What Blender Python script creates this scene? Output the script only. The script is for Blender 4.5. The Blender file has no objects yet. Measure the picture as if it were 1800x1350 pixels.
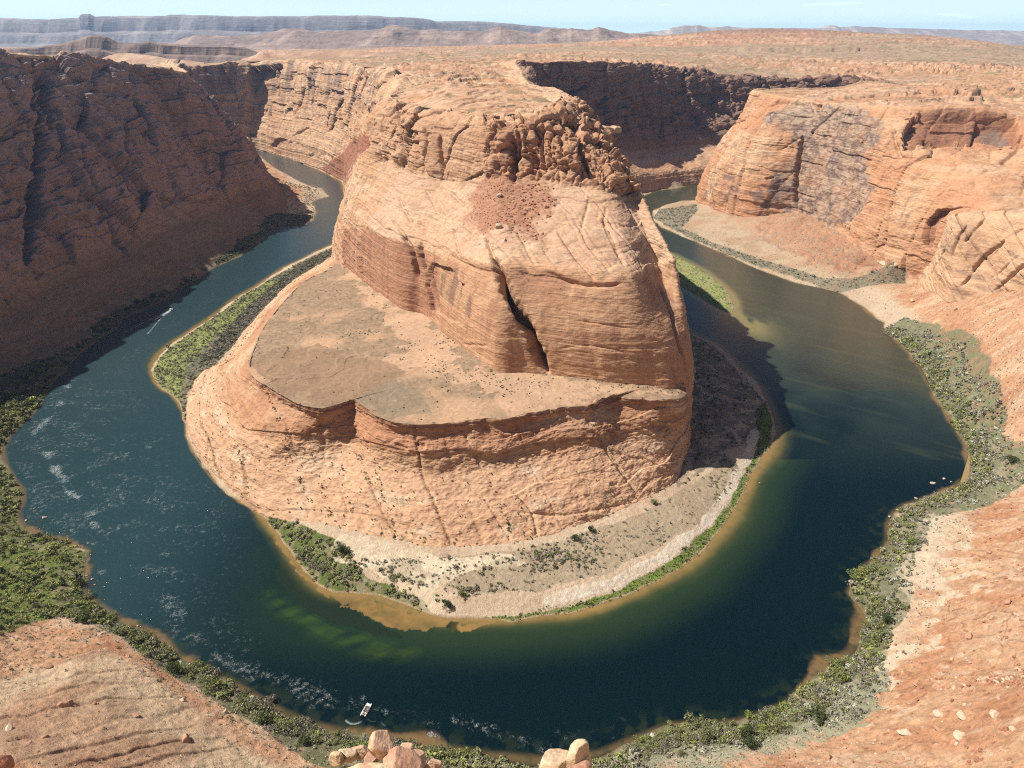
import bpy, math, time
import numpy as np
T0 = time.time()

RES = 1.0
# ---------------------------------------------------------------- camera, sky, sun, exposure
SC = bpy.context.scene
TH = math.radians(25.97); F = 1250.0; CT, ST = math.cos(TH), math.sin(TH); CAMZ = 300.0
cam_d = bpy.data.cameras.new("camera"); cam = bpy.data.objects.new("camera", cam_d)
SC.collection.objects.link(cam); SC.camera = cam
cam.location = (0, 0, CAMZ); cam.rotation_euler = (math.pi / 2 - TH, 0, 0)
cam_d.sensor_width = 36.0; cam_d.lens = F / 1800 * 36.0
cam_d.clip_start = 0.5; cam_d.clip_end = 90000

SUN = np.array([-0.63, 0.13, 0.785]); SUN /= np.linalg.norm(SUN)
sun_el = math.asin(SUN[2]); sun_az = math.atan2(SUN[0], SUN[1])      # azimuth from +Y towards +X
world = bpy.data.worlds.new("World"); SC.world = world; world.use_nodes = True
wn = world.node_tree.nodes; wl = world.node_tree.links; wn.clear()
sky = wn.new("ShaderNodeTexSky"); sky.sky_type = 'NISHITA'; sky.sun_disc = False
sky.sun_elevation = sun_el; sky.sun_rotation = sun_az; sky.altitude = 1300
sky.air_density = 1.0; sky.dust_density = 1.2; sky.ozone_density = 1.0
bg = wn.new("ShaderNodeBackground"); bg.inputs[1].default_value = 0.05
wo = wn.new("ShaderNodeOutputWorld")
# thin cirrus veil mixed over the sky colour
tc = wn.new("ShaderNodeTexCoord"); mp = wn.new("ShaderNodeMapping"); mp.inputs['Scale'].default_value = (2.0, 2.0, 34)
nz = wn.new("ShaderNodeTexNoise"); nz.inputs['Scale'].default_value = 3.4; nz.inputs['Detail'].default_value = 8; nz.inputs['Distortion'].default_value = 0.6
rmp = wn.new("ShaderNodeMapRange"); rmp.inputs[1].default_value = 0.42; rmp.inputs[2].default_value = 0.75
sep = wn.new("ShaderNodeSeparateXYZ"); rx = wn.new("ShaderNodeMapRange"); rx.inputs[1].default_value = -0.35; rx.inputs[2].default_value = 0.35
rx.inputs[3].default_value = 0.25; rx.inputs[4].default_value = 0.95
mu = wn.new("ShaderNodeMath"); mu.operation = 'MULTIPLY'
mixc = wn.new("ShaderNodeMix"); mixc.data_type = 'RGBA'; mixc.inputs[7].default_value = (20.5, 26.5, 28.0, 1)
wl.new(tc.outputs['Generated'], mp.inputs[0]); wl.new(mp.outputs[0], nz.inputs['Vector']); wl.new(nz.outputs[0], rmp.inputs[0])
wl.new(tc.outputs['Generated'], sep.inputs[0]); wl.new(sep.outputs[0], rx.inputs[0])
wl.new(rmp.outputs[0], mu.inputs[0]); wl.new(rx.outputs[0], mu.inputs[1])
lowz = wn.new("ShaderNodeMapRange"); lowz.inputs[1].default_value = 0.05; lowz.inputs[2].default_value = 0.16; lowz.inputs[3].default_value = 1.0; lowz.inputs[4].default_value = 0.0
mu2 = wn.new("ShaderNodeMath"); mu2.operation = 'MULTIPLY'; wl.new(sep.outputs[2], lowz.inputs[0]); wl.new(lowz.outputs[0], mu2.inputs[0]); wl.new(mu.outputs[0], mu2.inputs[1])
hzn = wn.new("ShaderNodeMapRange"); hzn.inputs[1].default_value = -0.02; hzn.inputs[2].default_value = 0.12; hzn.inputs[3].default_value = 0.92; hzn.inputs[4].default_value = 0.0
mx3 = wn.new("ShaderNodeMath"); mx3.operation = 'MAXIMUM'; wl.new(sep.outputs[2], hzn.inputs[0]); wl.new(hzn.outputs[0], mx3.inputs[0]); wl.new(mu2.outputs[0], mx3.inputs[1])
wl.new(mx3.outputs[0], mixc.inputs[0]); wl.new(sky.outputs[0], mixc.inputs[6]); wl.new(mixc.outputs[2], bg.inputs[0])
wl.new(bg.outputs[0], wo.inputs[0])

sl = bpy.data.lights.new("sun", 'SUN'); sl.energy = 5.0; sl.angle = math.radians(0.53); sl.color = (1.0, 0.93, 0.82)
so = bpy.data.objects.new("sun", sl); SC.collection.objects.link(so)
from mathutils import Vector, Matrix
so.rotation_euler = Vector(tuple(SUN)).to_track_quat('Z', 'Y').to_euler()
SC.view_settings.view_transform = 'Standard'; SC.view_settings.look = 'None'
SC.view_settings.exposure = 0.38; SC.view_settings.gamma = 1.0
SC.cycles.use_denoising = False; SC.cycles.pixel_filter_type = 'BLACKMAN_HARRIS'; SC.cycles.filter_width = 1.15; SC.cycles.max_bounces = 6; SC.cycles.diffuse_bounces = 1; SC.cycles.volume_bounces = 1
SC.cycles.caustics_reflective = False; SC.cycles.caustics_refractive = False

# ---------------------------------------------------------------- maths helpers
def ray(px, py):
    a = (px - 900) / F; b = (py - 675) / F
    return a, CT - b * ST, -ST - b * CT
def P(px, py, z=0.0):
    a, dy, dz = ray(px, py); t = (z - CAMZ) / dz
    return np.array([a * t, dy * t, z])
def Q(px, py, Y):
    a, dy, dz = ray(px, py); t = Y / dy
    return np.array([a * t, Y, CAMZ + dz * t])
def proj(X, Y, Z):
    d = Z - CAMZ
    w = Y * CT - d * ST; v = -Y * ST - d * CT
    w = np.where(w < 1, 1, w)
    return 900 + F * X / w, 675 + F * v / w
rng = np.random.default_rng(11)
TAB = rng.uniform(-1, 1, 65536).astype(np.float32)
K1, K2, K3 = np.int32(73856093), np.int32(19349663), np.int32(83492791)
np.seterr(over='ignore')
def vn(x, y, z, seed=0):
    x = np.asarray(x, np.float32); y = np.asarray(y, np.float32); z = np.asarray(z, np.float32)
    fx, fy, fz = np.floor(x), np.floor(y), np.floor(z)
    ix = (fx.astype(np.int32) + np.int32(seed * 131 + 7)) * K1; iy = fy.astype(np.int32) * K2; iz = fz.astype(np.int32) * K3
    x = x - fx; y = y - fy; z = z - fz
    x = x * x * (3 - 2 * x); y = y * y * (3 - 2 * y); z = z * z * (3 - 2 * z)
    def h(a, b, c):
        v = a ^ b ^ c
        return TAB[(v ^ (v >> 15)) & 65535]
    jx, jy, jz = ix + K1, iy + K2, iz + K3
    a = h(ix, iy, iz); a = a + (h(jx, iy, iz) - a) * x
    b = h(ix, jy, iz); b = b + (h(jx, jy, iz) - b) * x
    a = a + (b - a) * y
    c = h(ix, iy, jz); c = c + (h(jx, iy, jz) - c) * x
    d = h(ix, jy, jz); d = d + (h(jx, jy, jz) - d) * x
    c = c + (d - c) * y
    return a + (c - a) * z
def fbm(x, y, z, s, octv=4, seed=0, gain=0.5):
    r = 0; a = 1.0; tot = 0; f = 1.0 / s
    for o in range(octv):
        r = r + a * vn(x * f + 17.3 * o, y * f - 9.1 * o, z * f + 4.7 * o, seed + o); tot += a; a *= gain; f *= 2.03
    return r / tot
def ridge(x, y, z, s, octv=3, seed=0):
    r = 0; a = 1.0; tot = 0; f = 1.0 / s
    for o in range(octv):
        r = r + a * (1 - np.abs(vn(x * f + 3.3 * o, y * f, z * f, seed + o)) * 2); tot += a; a *= 0.5; f *= 2.1
    return r / tot
def sstep(a, b, x):
    t = np.clip((x - a) / (b - a), 0, 1); return t * t * (3 - 2 * t)
def worley(x, y, z, seed=0):
    """F1, F2 and a cell value"""
    x = np.asarray(x, np.float32); y = np.asarray(y, np.float32); z = np.asarray(z, np.float32)
    ix, iy, iz = (np.floor(v).astype(np.int32) for v in (x, y, z))
    f1 = np.full(x.shape, 9, np.float32); f2 = f1.copy(); cid = np.zeros(x.shape, np.float32)
    for a in (-1, 0, 1):
        for b in (-1, 0, 1):
            for c in (-1, 0, 1):
                v = ((ix + np.int32(a + seed * 31)) * K1) ^ ((iy + np.int32(b)) * K2) ^ ((iz + np.int32(c)) * K3)
                v = (v ^ (v >> 15)) & 65535
                ox = TAB[v] * .42 + .5; oy = TAB[(v + 777) & 65535] * .42 + .5; oz = TAB[(v + 4242) & 65535] * .42 + .5
                d = (ix + a + ox - x) ** 2 + (iy + b + oy - y) ** 2 + (iz + c + oz - z) ** 2
                m = d < f1
                f2 = np.where(m, f1, np.minimum(f2, d)); f1 = np.where(m, d, f1); cid = np.where(m, TAB[(v + 99) & 65535], cid)
    return np.sqrt(f1), np.sqrt(f2), cid
LAY_N = 4000
_r = np.random.default_rng(5); _lay = []
while len(_lay) < LAY_N:
    _lay += [_r.uniform(-1, 1)] * int(_r.integers(5, 34))
LAYT = np.array(_lay[:LAY_N]); LAYT = np.convolve(LAYT, np.ones(2) / 2, 'same').astype(np.float32)
def layers(zz, step=0.25):
    return np.interp(zz, np.arange(LAY_N) * step - 300, LAYT).astype(np.float32)
_jt = np.zeros(16000); _q = 0.0; _r = np.random.default_rng(21)
while _q < 3990:
    _q += _r.uniform(7, 34); _i = int(_q * 4); _w = _r.uniform(.5, 1.5) * 4; _d = _r.uniform(.35, 1)
    k = np.arange(max(0, _i - 30), min(16000, _i + 30)); _jt[k] = np.maximum(_jt[k], _d * np.exp(-((k - _i) / _w) ** 2))
def joints(q):
    return np.interp(q, np.arange(16000) * .25 - 2000, _jt).astype(np.float32)
def inpoly(x, y, poly):
    poly = np.asarray(poly, float); inside = np.zeros(x.shape, bool)
    n = len(poly); j = n - 1
    for i in range(n):
        xi, yi = poly[i]; xj, yj = poly[j]
        if yi != yj:
            c = ((yi > y) != (yj > y)) & (x < (xj - xi) * (y - yi) / (yj - yi) + xi); inside ^= c
        j = i
    return inside
def pdist(x, y, line, closed=False):
    line = np.asarray(line, np.float32); d = np.full(x.shape, 1e9, np.float32)
    n = len(line)
    for i in range(n if closed else n - 1):
        ax, ay = line[i]; bx, by = line[(i + 1) % n]; ux, uy = bx - ax, by - ay; L = ux * ux + uy * uy + 1e-9
        t = np.clip(((x - ax) * ux + (y - ay) * uy) / L, 0, 1)
        d = np.minimum(d, (x - ax - t * ux) ** 2 + (y - ay - t * uy) ** 2)
    return np.sqrt(d)
def crv(pts, sub=6):
    pts = np.asarray(pts, float); n = len(pts); out = []
    for i in range(n - 1):
        p0 = pts[max(i - 1, 0)]; p1 = pts[i]; p2 = pts[i + 1]; p3 = pts[min(i + 2, n - 1)]
        m1 = (p2 - p0) * .45; m2 = (p3 - p1) * .45
        for k in range(sub):
            t = k / sub; out.append((2 * t ** 3 - 3 * t ** 2 + 1) * p1 + (t ** 3 - 2 * t ** 2 + t) * m1 + (-2 * t ** 3 + 3 * t ** 2) * p2 + (t ** 3 - t ** 2) * m2)
    out.append(pts[-1]); return np.array(out)
class RBF:
    def __init__(s, pts, smooth=0.0, shift=0.0):
        p = np.asarray(pts, float); s.p = p[:, :2] / 1000; n = len(p); s.sh = shift
        D = np.sqrt(((s.p[:, None] - s.p[None]) ** 2).sum(2) + s.sh ** 2)
        A = np.zeros((n + 3, n + 3)); A[:n, :n] = D - smooth * np.eye(n); A[:n, n] = 1; A[:n, n + 1:] = s.p; A[n, :n] = 1; A[n + 1:, :n] = s.p.T
        s.w = np.linalg.solve(A + 1e-9 * np.eye(n + 3), np.r_[p[:, 2], 0, 0, 0])
    def __call__(s, x, y):
        x = np.asarray(x, float); sh = x.shape; x = x.ravel() / 1000; y = np.asarray(y, float).ravel() / 1000
        n = len(s.p); r = np.full(x.shape, s.w[n]) + s.w[n + 1] * x + s.w[n + 2] * y
        for i in range(n):
            r += s.w[i] * np.sqrt((x - s.p[i, 0]) ** 2 + (y - s.p[i, 1]) ** 2 + s.sh ** 2)
        return r.reshape(sh)
class Raster:
    """a function of the ground plane sampled on a regular grid"""
    def __init__(s, f, x0, x1, y0, y1, step):
        s.x0, s.y0, s.st = x0, y0, step
        X, Y = np.meshgrid(np.arange(x0, x1 + step, step), np.arange(y0, y1 + step, step)); s.g = f(X, Y).astype(np.float32)
    def __call__(s, x, y):
        u = np.clip((x - s.x0) / s.st, 0, s.g.shape[1] - 1.001); v = np.clip((y - s.y0) / s.st, 0, s.g.shape[0] - 1.001)
        i = u.astype(int); j = v.astype(int); u = u - i; v = v - j; g = s.g
        return (g[j, i] * (1 - u) + g[j, i + 1] * u) * (1 - v) + (g[j + 1, i] * (1 - u) + g[j + 1, i + 1] * u) * v

# ---------------------------------------------------------------- mesh helpers
def set_cols(me, name, rgb):
    at = me.color_attributes.new(name, 'FLOAT_COLOR', 'POINT')
    a = np.ones((len(me.vertices), 4), np.float32); a[:, :rgb.shape[-1]] = rgb.reshape(-1, rgb.shape[-1]); at.data.foreach_set('color', a.ravel())
def mesh_np(name, V, faces, mat, cols=None, smooth=True, extra=None):
    me = bpy.data.meshes.new(name); V = np.ascontiguousarray(V, np.float32).reshape(-1, 3); k = faces.shape[1]
    me.vertices.add(len(V)); me.vertices.foreach_set('co', V.ravel())
    me.loops.add(faces.size); me.loops.foreach_set('vertex_index', np.ascontiguousarray(faces, np.int32).ravel())
    me.polygons.add(len(faces)); me.polygons.foreach_set('loop_start', np.arange(0, faces.size, k, dtype=np.int32))
    me.polygons.foreach_set('loop_total', np.full(len(faces), k, np.int32))
    me.polygons.foreach_set('use_smooth', np.full(len(faces), smooth, bool))
    me.update(calc_edges=True)
    if cols is not None: set_cols(me, 'Col', np.asarray(cols, np.float32))
    if extra:
        for kx, v in extra.items(): set_cols(me, kx, np.asarray(v, np.float32))
    if mat: me.materials.append(mat)
    return me
def link(name, me, **props):
    o = bpy.data.objects.new(name, me); SC.collection.objects.link(o)
    for k, v in props.items(): o[k] = v
    return o
def grid_faces(M, N, keep=None):
    i = np.arange((M - 1) * N).reshape(M - 1, N)[:, :-1]
    f = np.stack([i, i + 1, i + N + 1, i + N], -1)
    if keep is not None: f = f[keep]
    return f.reshape(-1, 4)
def compact(V, f, *arrs):
    used = np.zeros(V.reshape(-1, 3).shape[0], bool); used[f.ravel()] = True
    idx = np.cumsum(used) - 1
    return V.reshape(-1, 3)[used], idx[f], [a.reshape(-1, a.shape[-1])[used] for a in arrs]
def cr_eval(C, u, axis):
    C = np.moveaxis(C, axis, 0); n = C.shape[0]
    i = np.clip(u.astype(int), 0, n - 2); t = (u - i)[(...,) + (None,) * (C.ndim - 1)]
    p0 = C[np.maximum(i - 1, 0)]; p1 = C[i]; p2 = C[i + 1]; p3 = C[np.minimum(i + 2, n - 1)]
    m1 = (p2 - p0) * .42; m2 = (p3 - p1) * .42
    r = (2 * t ** 3 - 3 * t ** 2 + 1) * p1 + (t ** 3 - 2 * t ** 2 + t) * m1 + (-2 * t ** 3 + 3 * t ** 2) * p2 + (t ** 3 - t ** 2) * m2
    return np.moveaxis(r, 0, axis)
def loft(cols, M, N, lo=60.0):
    """cols: (nc, nr, 3) control points. M samples across columns, N samples along rows, spaced evenly as seen at their distance."""
    C = np.asarray(cols, float); nc, nr = C.shape[:2]; M = int(M * RES); N = int(N * RES)
    us = np.linspace(0, nc - 1, nc * 24); vs = np.linspace(0, nr - 1, nr * 24)
    G = cr_eval(cr_eval(C, us, 0), vs, 1)
    D = np.maximum(np.linalg.norm(G - np.array([0, 0, CAMZ]), axis=2), lo)
    def re(axis, par, K):
        s = np.linalg.norm(np.diff(G, axis=axis), axis=2) / (D[1:] if axis == 0 else D[:, 1:])
        s = np.percentile(s, 75, axis=1 - axis) + 1e-5; c = np.r_[0, np.cumsum(s)]
        return np.interp(np.linspace(0, c[-1], K), c, par)
    u = re(0, us, M); v = re(1, vs, N)
    G = cr_eval(cr_eval(C, u, 0), v, 1)
    return G, u, v
def normals(G):
    a = np.gradient(G, axis=0); b = np.gradient(G, axis=1); n = np.cross(a, b)
    return n / (np.linalg.norm(n, axis=2, keepdims=True) + 1e-9)
def px_to_surf(G, pix):
    """surface points of a grid that stand where traced picture points fall"""
    sx, sy = proj(G[..., 0], G[..., 1], G[..., 2]); out = []
    D = G[..., 1]
    for (a, b) in pix:
        d = (sx - a) ** 2 + (sy - b) ** 2 + 0.02 * np.maximum(D - 400, 0)
        k = np.unravel_index(np.argmin(d), d.shape); out.append(G[k])
    return np.array(out)
def dist3(G, line):
    d = np.full(G.shape[:2], 1e9, np.float32); t_best = np.zeros(G.shape[:2], np.float32); n = len(line) - 1
    for i in range(n):
        a = line[i]; u = line[i + 1] - a; L = (u * u).sum() + 1e-9
        t = np.clip(((G - a) @ u) / L, 0, 1); q = ((G - a - t[..., None] * u) ** 2).sum(2)
        m = q < d; t_best = np.where(m, (i + t) / n, t_best); d = np.where(m, q, d)
    return np.sqrt(d), t_best
def mix(c, col, m):
    m = np.clip(m, 0, 1)[..., None]; return c * (1 - m) + np.asarray(col, np.float32) * m
print("helpers", time.time() - T0)
# ---------------------------------------------------------------- shorelines traced on the water level (z = 0)
def W2(l): return np.array([P(a, b, 0)[:2] for a, b in l])
OUTPX = [(450,269),(467,283),(493,303),(540,325),(566,331),(578,345),(560,350),(550,356),(557,372),(550,388),(530,398),(500,400),(484,400),
 (470,410),(450,428),(420,450),(395,462),(370,472),(345,490),(320,506),(290,526),(262,540),(240,548),(215,560),(200,580),(165,602),(140,622),
 (110,650),(88,676),(74,700),(62,718),(48,738),(30,752),(14,770),(4,790),(6,806),(14,826),(26,846),(38,862),(40,880),(32,900),(36,918),(52,934),(76,944),
 (105,948),(130,960),(152,968),(146,990),(146,1020),(150,1046),(178,1066),(215,1090),(250,1108),(272,1118),(290,1132),(308,1148),(332,1166),(368,1178),
 (400,1198),(450,1228),(500,1256),(550,1276),(600,1287),(640,1293),(700,1303),(760,1312),(820,1320),(880,1330),(940,1338),(1000,1336),(1050,1325),
 (1100,1308),(1147,1290),(1180,1276),(1220,1272),(1262,1274),(1300,1270),(1345,1256),(1384,1240),(1400,1222),(1428,1192),(1450,1166),(1478,1156),(1496,1146),
 (1512,1110),(1520,1082),(1508,1060),(1494,1042),(1506,1016),(1522,996),(1548,978),(1562,948),(1562,922),(1572,904),(1590,888),(1620,878),(1650,868),(1680,856),
 (1702,838),(1706,812),(1698,786),(1682,756),(1664,726),(1650,704),(1634,682),(1618,650),(1600,622),(1580,600),(1558,585),(1556,568),(1540,560),(1518,542),(1498,528),
 (1476,514),(1440,506),(1400,498),(1360,484),(1325,470),(1290,454),(1260,441),(1225,426),(1190,412),(1162,400),(1146,384),(1148,370),(1170,360),(1200,353),(1222,352)]
OUT = np.vstack([[(-1300,2500),(-950,2300)], W2(OUTPX), [(470,1512),(700,1600),(950,1850),(1300,2000),(1400,2300),(-1000,3200)]])
INPX = [(450,262),(475,268),(505,276),(540,288),(575,306),(600,319)]
INPX2 = [(600,424),(578,433),(555,443),(533,455),(500,470),(470,490),(440,510),(420,520),(395,540),(365,563),(330,585),(300,605),(280,622),(268,640),(266,656),(272,672),(285,684),
 (300,692),(314,710),(322,728),(326,745),(328,765),(336,788),(350,812),(370,838),(395,862),(420,880),(440,892),(456,902),(472,920),(490,940),(504,962),(518,982),(535,1004),(552,1022),(570,1034),
 (590,1041),(612,1041),(640,1043),(665,1050),(695,1062),(725,1072),(755,1082),(780,1088),(810,1090),(850,1090),(900,1088),(950,1083),(1000,1078),(1050,1068),(1100,1050),(1150,1025),
 (1200,998),(1232,968),(1256,942),(1280,918),(1298,890),(1310,862),(1318,842),(1335,815),(1350,792),(1360,762),(1360,735),(1350,706),(1338,684),(1318,660),(1296,638),(1270,612),(1245,598),(1215,586)]
IN = np.vstack([[(-1400,2750),(-1000,2430),(-850,2300)], W2(INPX), [(-330,1450)], W2(INPX2), [(195,900),(190,1150),(205,1330),(250,1480)], W2([(1150,336),(1190,330),(1230,322)]), [(560,1720),(800,1950),(1000,3000),(-1000,3200)]])
BAR = W2([(1150,440),(1180,446),(1212,462),(1240,478),(1264,498),(1284,518),(1292,540),(1288,552),(1268,545),(1240,530),(1205,508),(1170,490),(1150,480)])
def shore(x, y, s=9.0):
    """signed distance to the shoreline, positive on land, a little ragged"""
    wx = x + 1.2 * vn(x / 9, y / 9, 0 * x, 3) + 2.0 * vn(x / 31, y / 31, 0 * x, 4); wy = y + 1.2 * vn(x / 9, y / 9, 0 * x, 5) + 2.0 * vn(x / 31, y / 31, 0 * x, 6)
    land = ~inpoly(wx, wy, OUT) | inpoly(wx, wy, IN) | inpoly(wx, wy, BAR)
    d = np.minimum(np.minimum(pdist(wx, wy, OUT), pdist(wx, wy, IN)), pdist(wx, wy, BAR, True))
    return np.where(land, d, -d)
# ground heights: (px, py, z)
GP = [(1300,430,4),(1400,440,9),(1400,385,34),(1440,478,8),(1500,450,22),(1560,450,34),(1540,520,5),(1590,500,4),(1540,480,6),(1620,500,14),(1650,520,28),(1720,545,46),(1800,540,72),(1800,600,62),
 (1610,560,6),(1660,590,16),(1700,640,22),(1800,680,50),(1700,690,8),(1745,760,6),(1800,770,20),(1770,830,7),(1800,860,9),(1720,900,8),(1800,960,26),(1650,930,6),(1640,1000,8),(1720,1020,20),
 (1800,1050,40),(1600,1080,8),(1700,1120,26),(1800,1180,50),(1560,1180,8),(1640,1230,26),(1540,1250,12),(1480,1260,8),(1700,1340,48),(1800,1350,66),(1500,1345,22),(1350,1330,9),(1200,1345,8),
 (1250,395,3),(1300,400,8),(1350,420,7),(1200,375,3),(0,850,3),(0,900,5),(0,1000,7),(70,1000,5),(100,1060,6),(0,1060,10),(50,1120,15),(0,1180,26),(150,1110,13),(200,1120,11),(240,1160,13),(300,1200,10),
 (200,1210,28),(100,1240,40),(0,1280,54),(0,1350,70),(150,1340,56),(300,1290,30),(360,1230,9),(410,1250,8),(450,1300,14),(400,1345,28),(520,1320,9),(620,1345,10),(750,1350,8),
 (0,720,4),(0,760,3),(40,722,3),(-150,700,12),(-200,900,30),(-300,1100,70),(2000,900,60),(2100,700,90),(2100,500,140),(2100,1100,120),(900,1500,40),(400,1500,70),(1400,1500,60),(0,1550,120),(1800,1550,120),
 (480,905,3),(520,950,3),(560,960,4),(620,990,4),(600,1025,1.5),(700,1010,4),(800,1020,5),(900,1000,6),(1000,990,5),(1100,950,6),(1200,900,6),(1250,830,5),(1300,790,4),(1250,720,6),(1300,720,4),(1220,650,5),(1230,760,7),
 (560,925,5),(650,950,5),(740,972,5),(830,970,5),(930,958,5),(1020,935,6),(1090,905,6),(1150,878,6),(400,600,4),(440,565,5),(480,530,5),(350,630,3),(540,480,5),(310,650,2),
 (505,372,2),(520,380,3),(530,350,8),(500,330,20),(540,340,8),(470,300,14),(480,400,1),(430,452,3),(340,500,4),(220,560,4),(150,620,4),(80,690,3),
 (1180,320,12),(1200,300,20)]
GC = [P(a, b, c) for a, b, c in GP]
GC += [np.array(v, float) for v in [(0,700,5),(0,1000,5),(-100,900,5),(100,900,5),(100,600,5),(-150,600,5),(0,1400,5),(800,700,120),(900,1000,150),(700,1300,60),(-700,700,60),(-700,1200,60),(-700,1700,60),
  (0,130,60),(200,130,80),(-200,130,85),(450,150,130),(-450,150,130),(0,60,150),(500,50,200),(-500,50,200)]]
GC += [np.array([p[0], p[1], 0.0]) for p in np.vstack([OUT[3:-5:2], IN[4:-6:2]])]
Grbf = Raster(RBF(GC, 0.002), -1500, 1500, 0, 3200, 5)

def rowgrid(y0, y1, n, a0, a1, m, z=0.0):
    """rows spaced evenly as seen from the rim, fanning out with distance"""
    b0 = math.atan2(CAMZ - z, y0); b1 = math.atan2(CAMZ - z, y1)
    Y = (CAMZ - z) / np.tan(np.linspace(b0, b1, n)); A = np.linspace(a0, a1, m)
    return A[:, None] * Y[None, :], np.repeat(Y[None, :], m, 0)
M, N = int(1750 * RES), int(1250 * RES)
gx, gy = rowgrid(95, 2900, N, -1.4, 1.4, M)
base = Grbf(gx, gy); sd = shore(gx, gy).astype(np.float32)
SDR = (gx, gy, sd)
up = sstep(0, 14, sd)
z = np.where(sd > 0, 0.25 + np.minimum(sd * .12, .8) + np.maximum(base, 0.4) * up, -0.15 - np.minimum(-sd * .16, 6))
z0 = z.copy()
def masks_land(x, y, z):
    n1 = fbm(x, y, 0 * x, 22, 4, 31); n2 = fbm(x, y, 0 * x, 5, 3, 32)
    return n1, n2
n1, n2 = masks_land(gx, gy, z)
hi = sstep(5, 16, z)
z += (1.2 * fbm(gx, gy, 0 * gx, 30, 4, 41) + 0.5 * n2) * sstep(3, 20, sd) * (0.35 + hi)
# ---- where things lie on the ground (plan regions, traced at ground level)
def plan(l, z=4): return np.array([P(a, b, z)[:2] for a, b in l])
# rippled slickrock swells at lower left
R_SWELL = plan([(-300,1280),(0,1235),(100,1165),(190,1120),(260,1150),(330,1200),(390,1250),(430,1290),(500,1330),(600,1350),(600,1500),(-400,1500)], 20)
sw = inpoly(gx + 5 * n1, gy + 5 * n1, R_SWELL)
swd = np.where(sw, sstep(0, 9, pdist(gx, gy, R_SWELL, True)), 0).astype(np.float32)
q = gx * .80 - gy * .60 + 20 * fbm(gx, gy, 0 * gx, 85, 3, 51) + .004 * (gx + 150) ** 2
sawt = (q / 13 + .5 * n1) % 1
z += swd * (.95 * (sawt ** .6) * (1 - sstep(.86, 1, sawt)) * (.5 + .8 * sstep(-.3, .3, n1)) + .3 * n2)
# talus lobes and gullies on the outer slopes
rs = sstep(9, 22, z0) * (1 - swd)
gul = ridge(gx * .9 + gy * .3, gy * .45 - gx * .15, 0 * gx, 26, 3, 61)
lobe = sstep(12, 30, z0)
z += rs * (1.6 * gul + 1.3 * fbm(gx, gy, z0, 8, 5, 62, .65) + .45 * layers(z0 * 1.5 + 5 * n1 + 30) * sstep(-.1, .4, fbm(gx, gy, 0 * gx, 55, 2, 63))) * (1 - swd)
z += .35 * fbm(gx, gy, 0 * gx, 2.2, 3, 64) * sstep(3, 8, sd)
f1, f2, cid = worley(gx / 3.1, gy / 3.1, 0 * gx, 7)
stone = rs * (1 - swd) * np.clip(1 - f1 / (.16 + .22 * np.clip(cid, 0, 1)), 0, 1) * (cid > .25)
z += stone * 1.1
gz = z
# ---- colours
c_sand = np.array([.53, .41, .29]); c_red = np.array([.43, .215, .118]); c_tan = np.array([.52, .335, .205]); c_rock = np.array([.55, .33, .20]); c_pale = np.array([.66, .55, .42])
c_green = np.array([.16, .20, .045]); c_dgreen = np.array([.062, .085, .026]); c_grey = np.array([.15, .14, .115]); c_sage = np.array([.30, .32, .22])
col = np.zeros(gx.shape + (3,), np.float32) + c_sand
col = mix(col, [.44, .33, .235], sstep(-.2, .5, n1) * .7)
slope_col = mix(np.zeros_like(col) + c_red, c_tan, sstep(-.25, .35, fbm(gx, gy, z0 * .6, 16, 4, 71)) * .75)
slope_col = mix(slope_col, [.54,.33,.205], sstep(-.3, .4, fbm(gx, gy, z0, 70, 3, 72)) * .6)
slope_col = mix(slope_col, c_pale, stone * .8 + sstep(.3, .5, n2) * .35)
slope_col = mix(slope_col, [.27, .12, .07], sstep(.25, .6, fbm(gx, gy, z0, 3.2, 3, 73)) * .6); slope_col = mix(slope_col, [.60, .43, .29], sstep(.1, .5, fbm(gx * .5 + gy, gy * .5 - gx * .2, 0 * gx, 12, 4, 74)) * .45)
fg = fbm(gx, gy, 0 * gx, 2.6, 4, 78, .65); slope_col = slope_col * (1 + .45 * fg[..., None]); slope_col = mix(slope_col, [.23, .12, .075], sstep(.32, .5, fg + .35 * n1) * .75)
k = sstep(6, 13, z0 + 4 * n1)[..., None]; col = col * (1 - k) + slope_col * k
swc = mix(np.zeros_like(col) + np.array([.54, .40, .265]), [.36, .24, .155], sstep(-.1, .5, n1)); swc = mix(swc, [.58, .42, .28], sstep(.0, .5, layers(q * 1.4 + 40)) * .3); swc = mix(swc, [.24, .14, .09], sstep(.84, .95, sawt) * .35 * sstep(-.3, .3, n1))
swc = mix(swc, [.40,.20,.12], sstep(.15, .5, fbm(gx, gy, 0 * gx, 45, 3, 75)) * .5)
col = col * (1 - swd[..., None]) + swc * swd[..., None]
RTAL = plan([(1330,398),(1390,368),(1430,378),(1480,415),(1560,446),(1600,440),(1600,482),(1540,478),(1470,470),(1400,445),(1360,425)], 15)
tl = inpoly(gx + 26 * n1, gy + 20 * n1 + 6 * n2, RTAL); col = mix(col, [.37, .195, .125], tl * (.62 + .5 * n2)); col = mix(col, [.44, .29, .19], (gy > 900) * (gx > 300) * (sd > 6) * (1 - tl) * (.35 + .6 * sstep(-.2, .3, n1))); col = mix(col, [.33, .29, .19], (gy > 900) * (gx > 300) * (sd > 4) * sstep(.1, .35, n2) * .6); z += tl * (1.8 * gul + 1.2 * n2)
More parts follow.
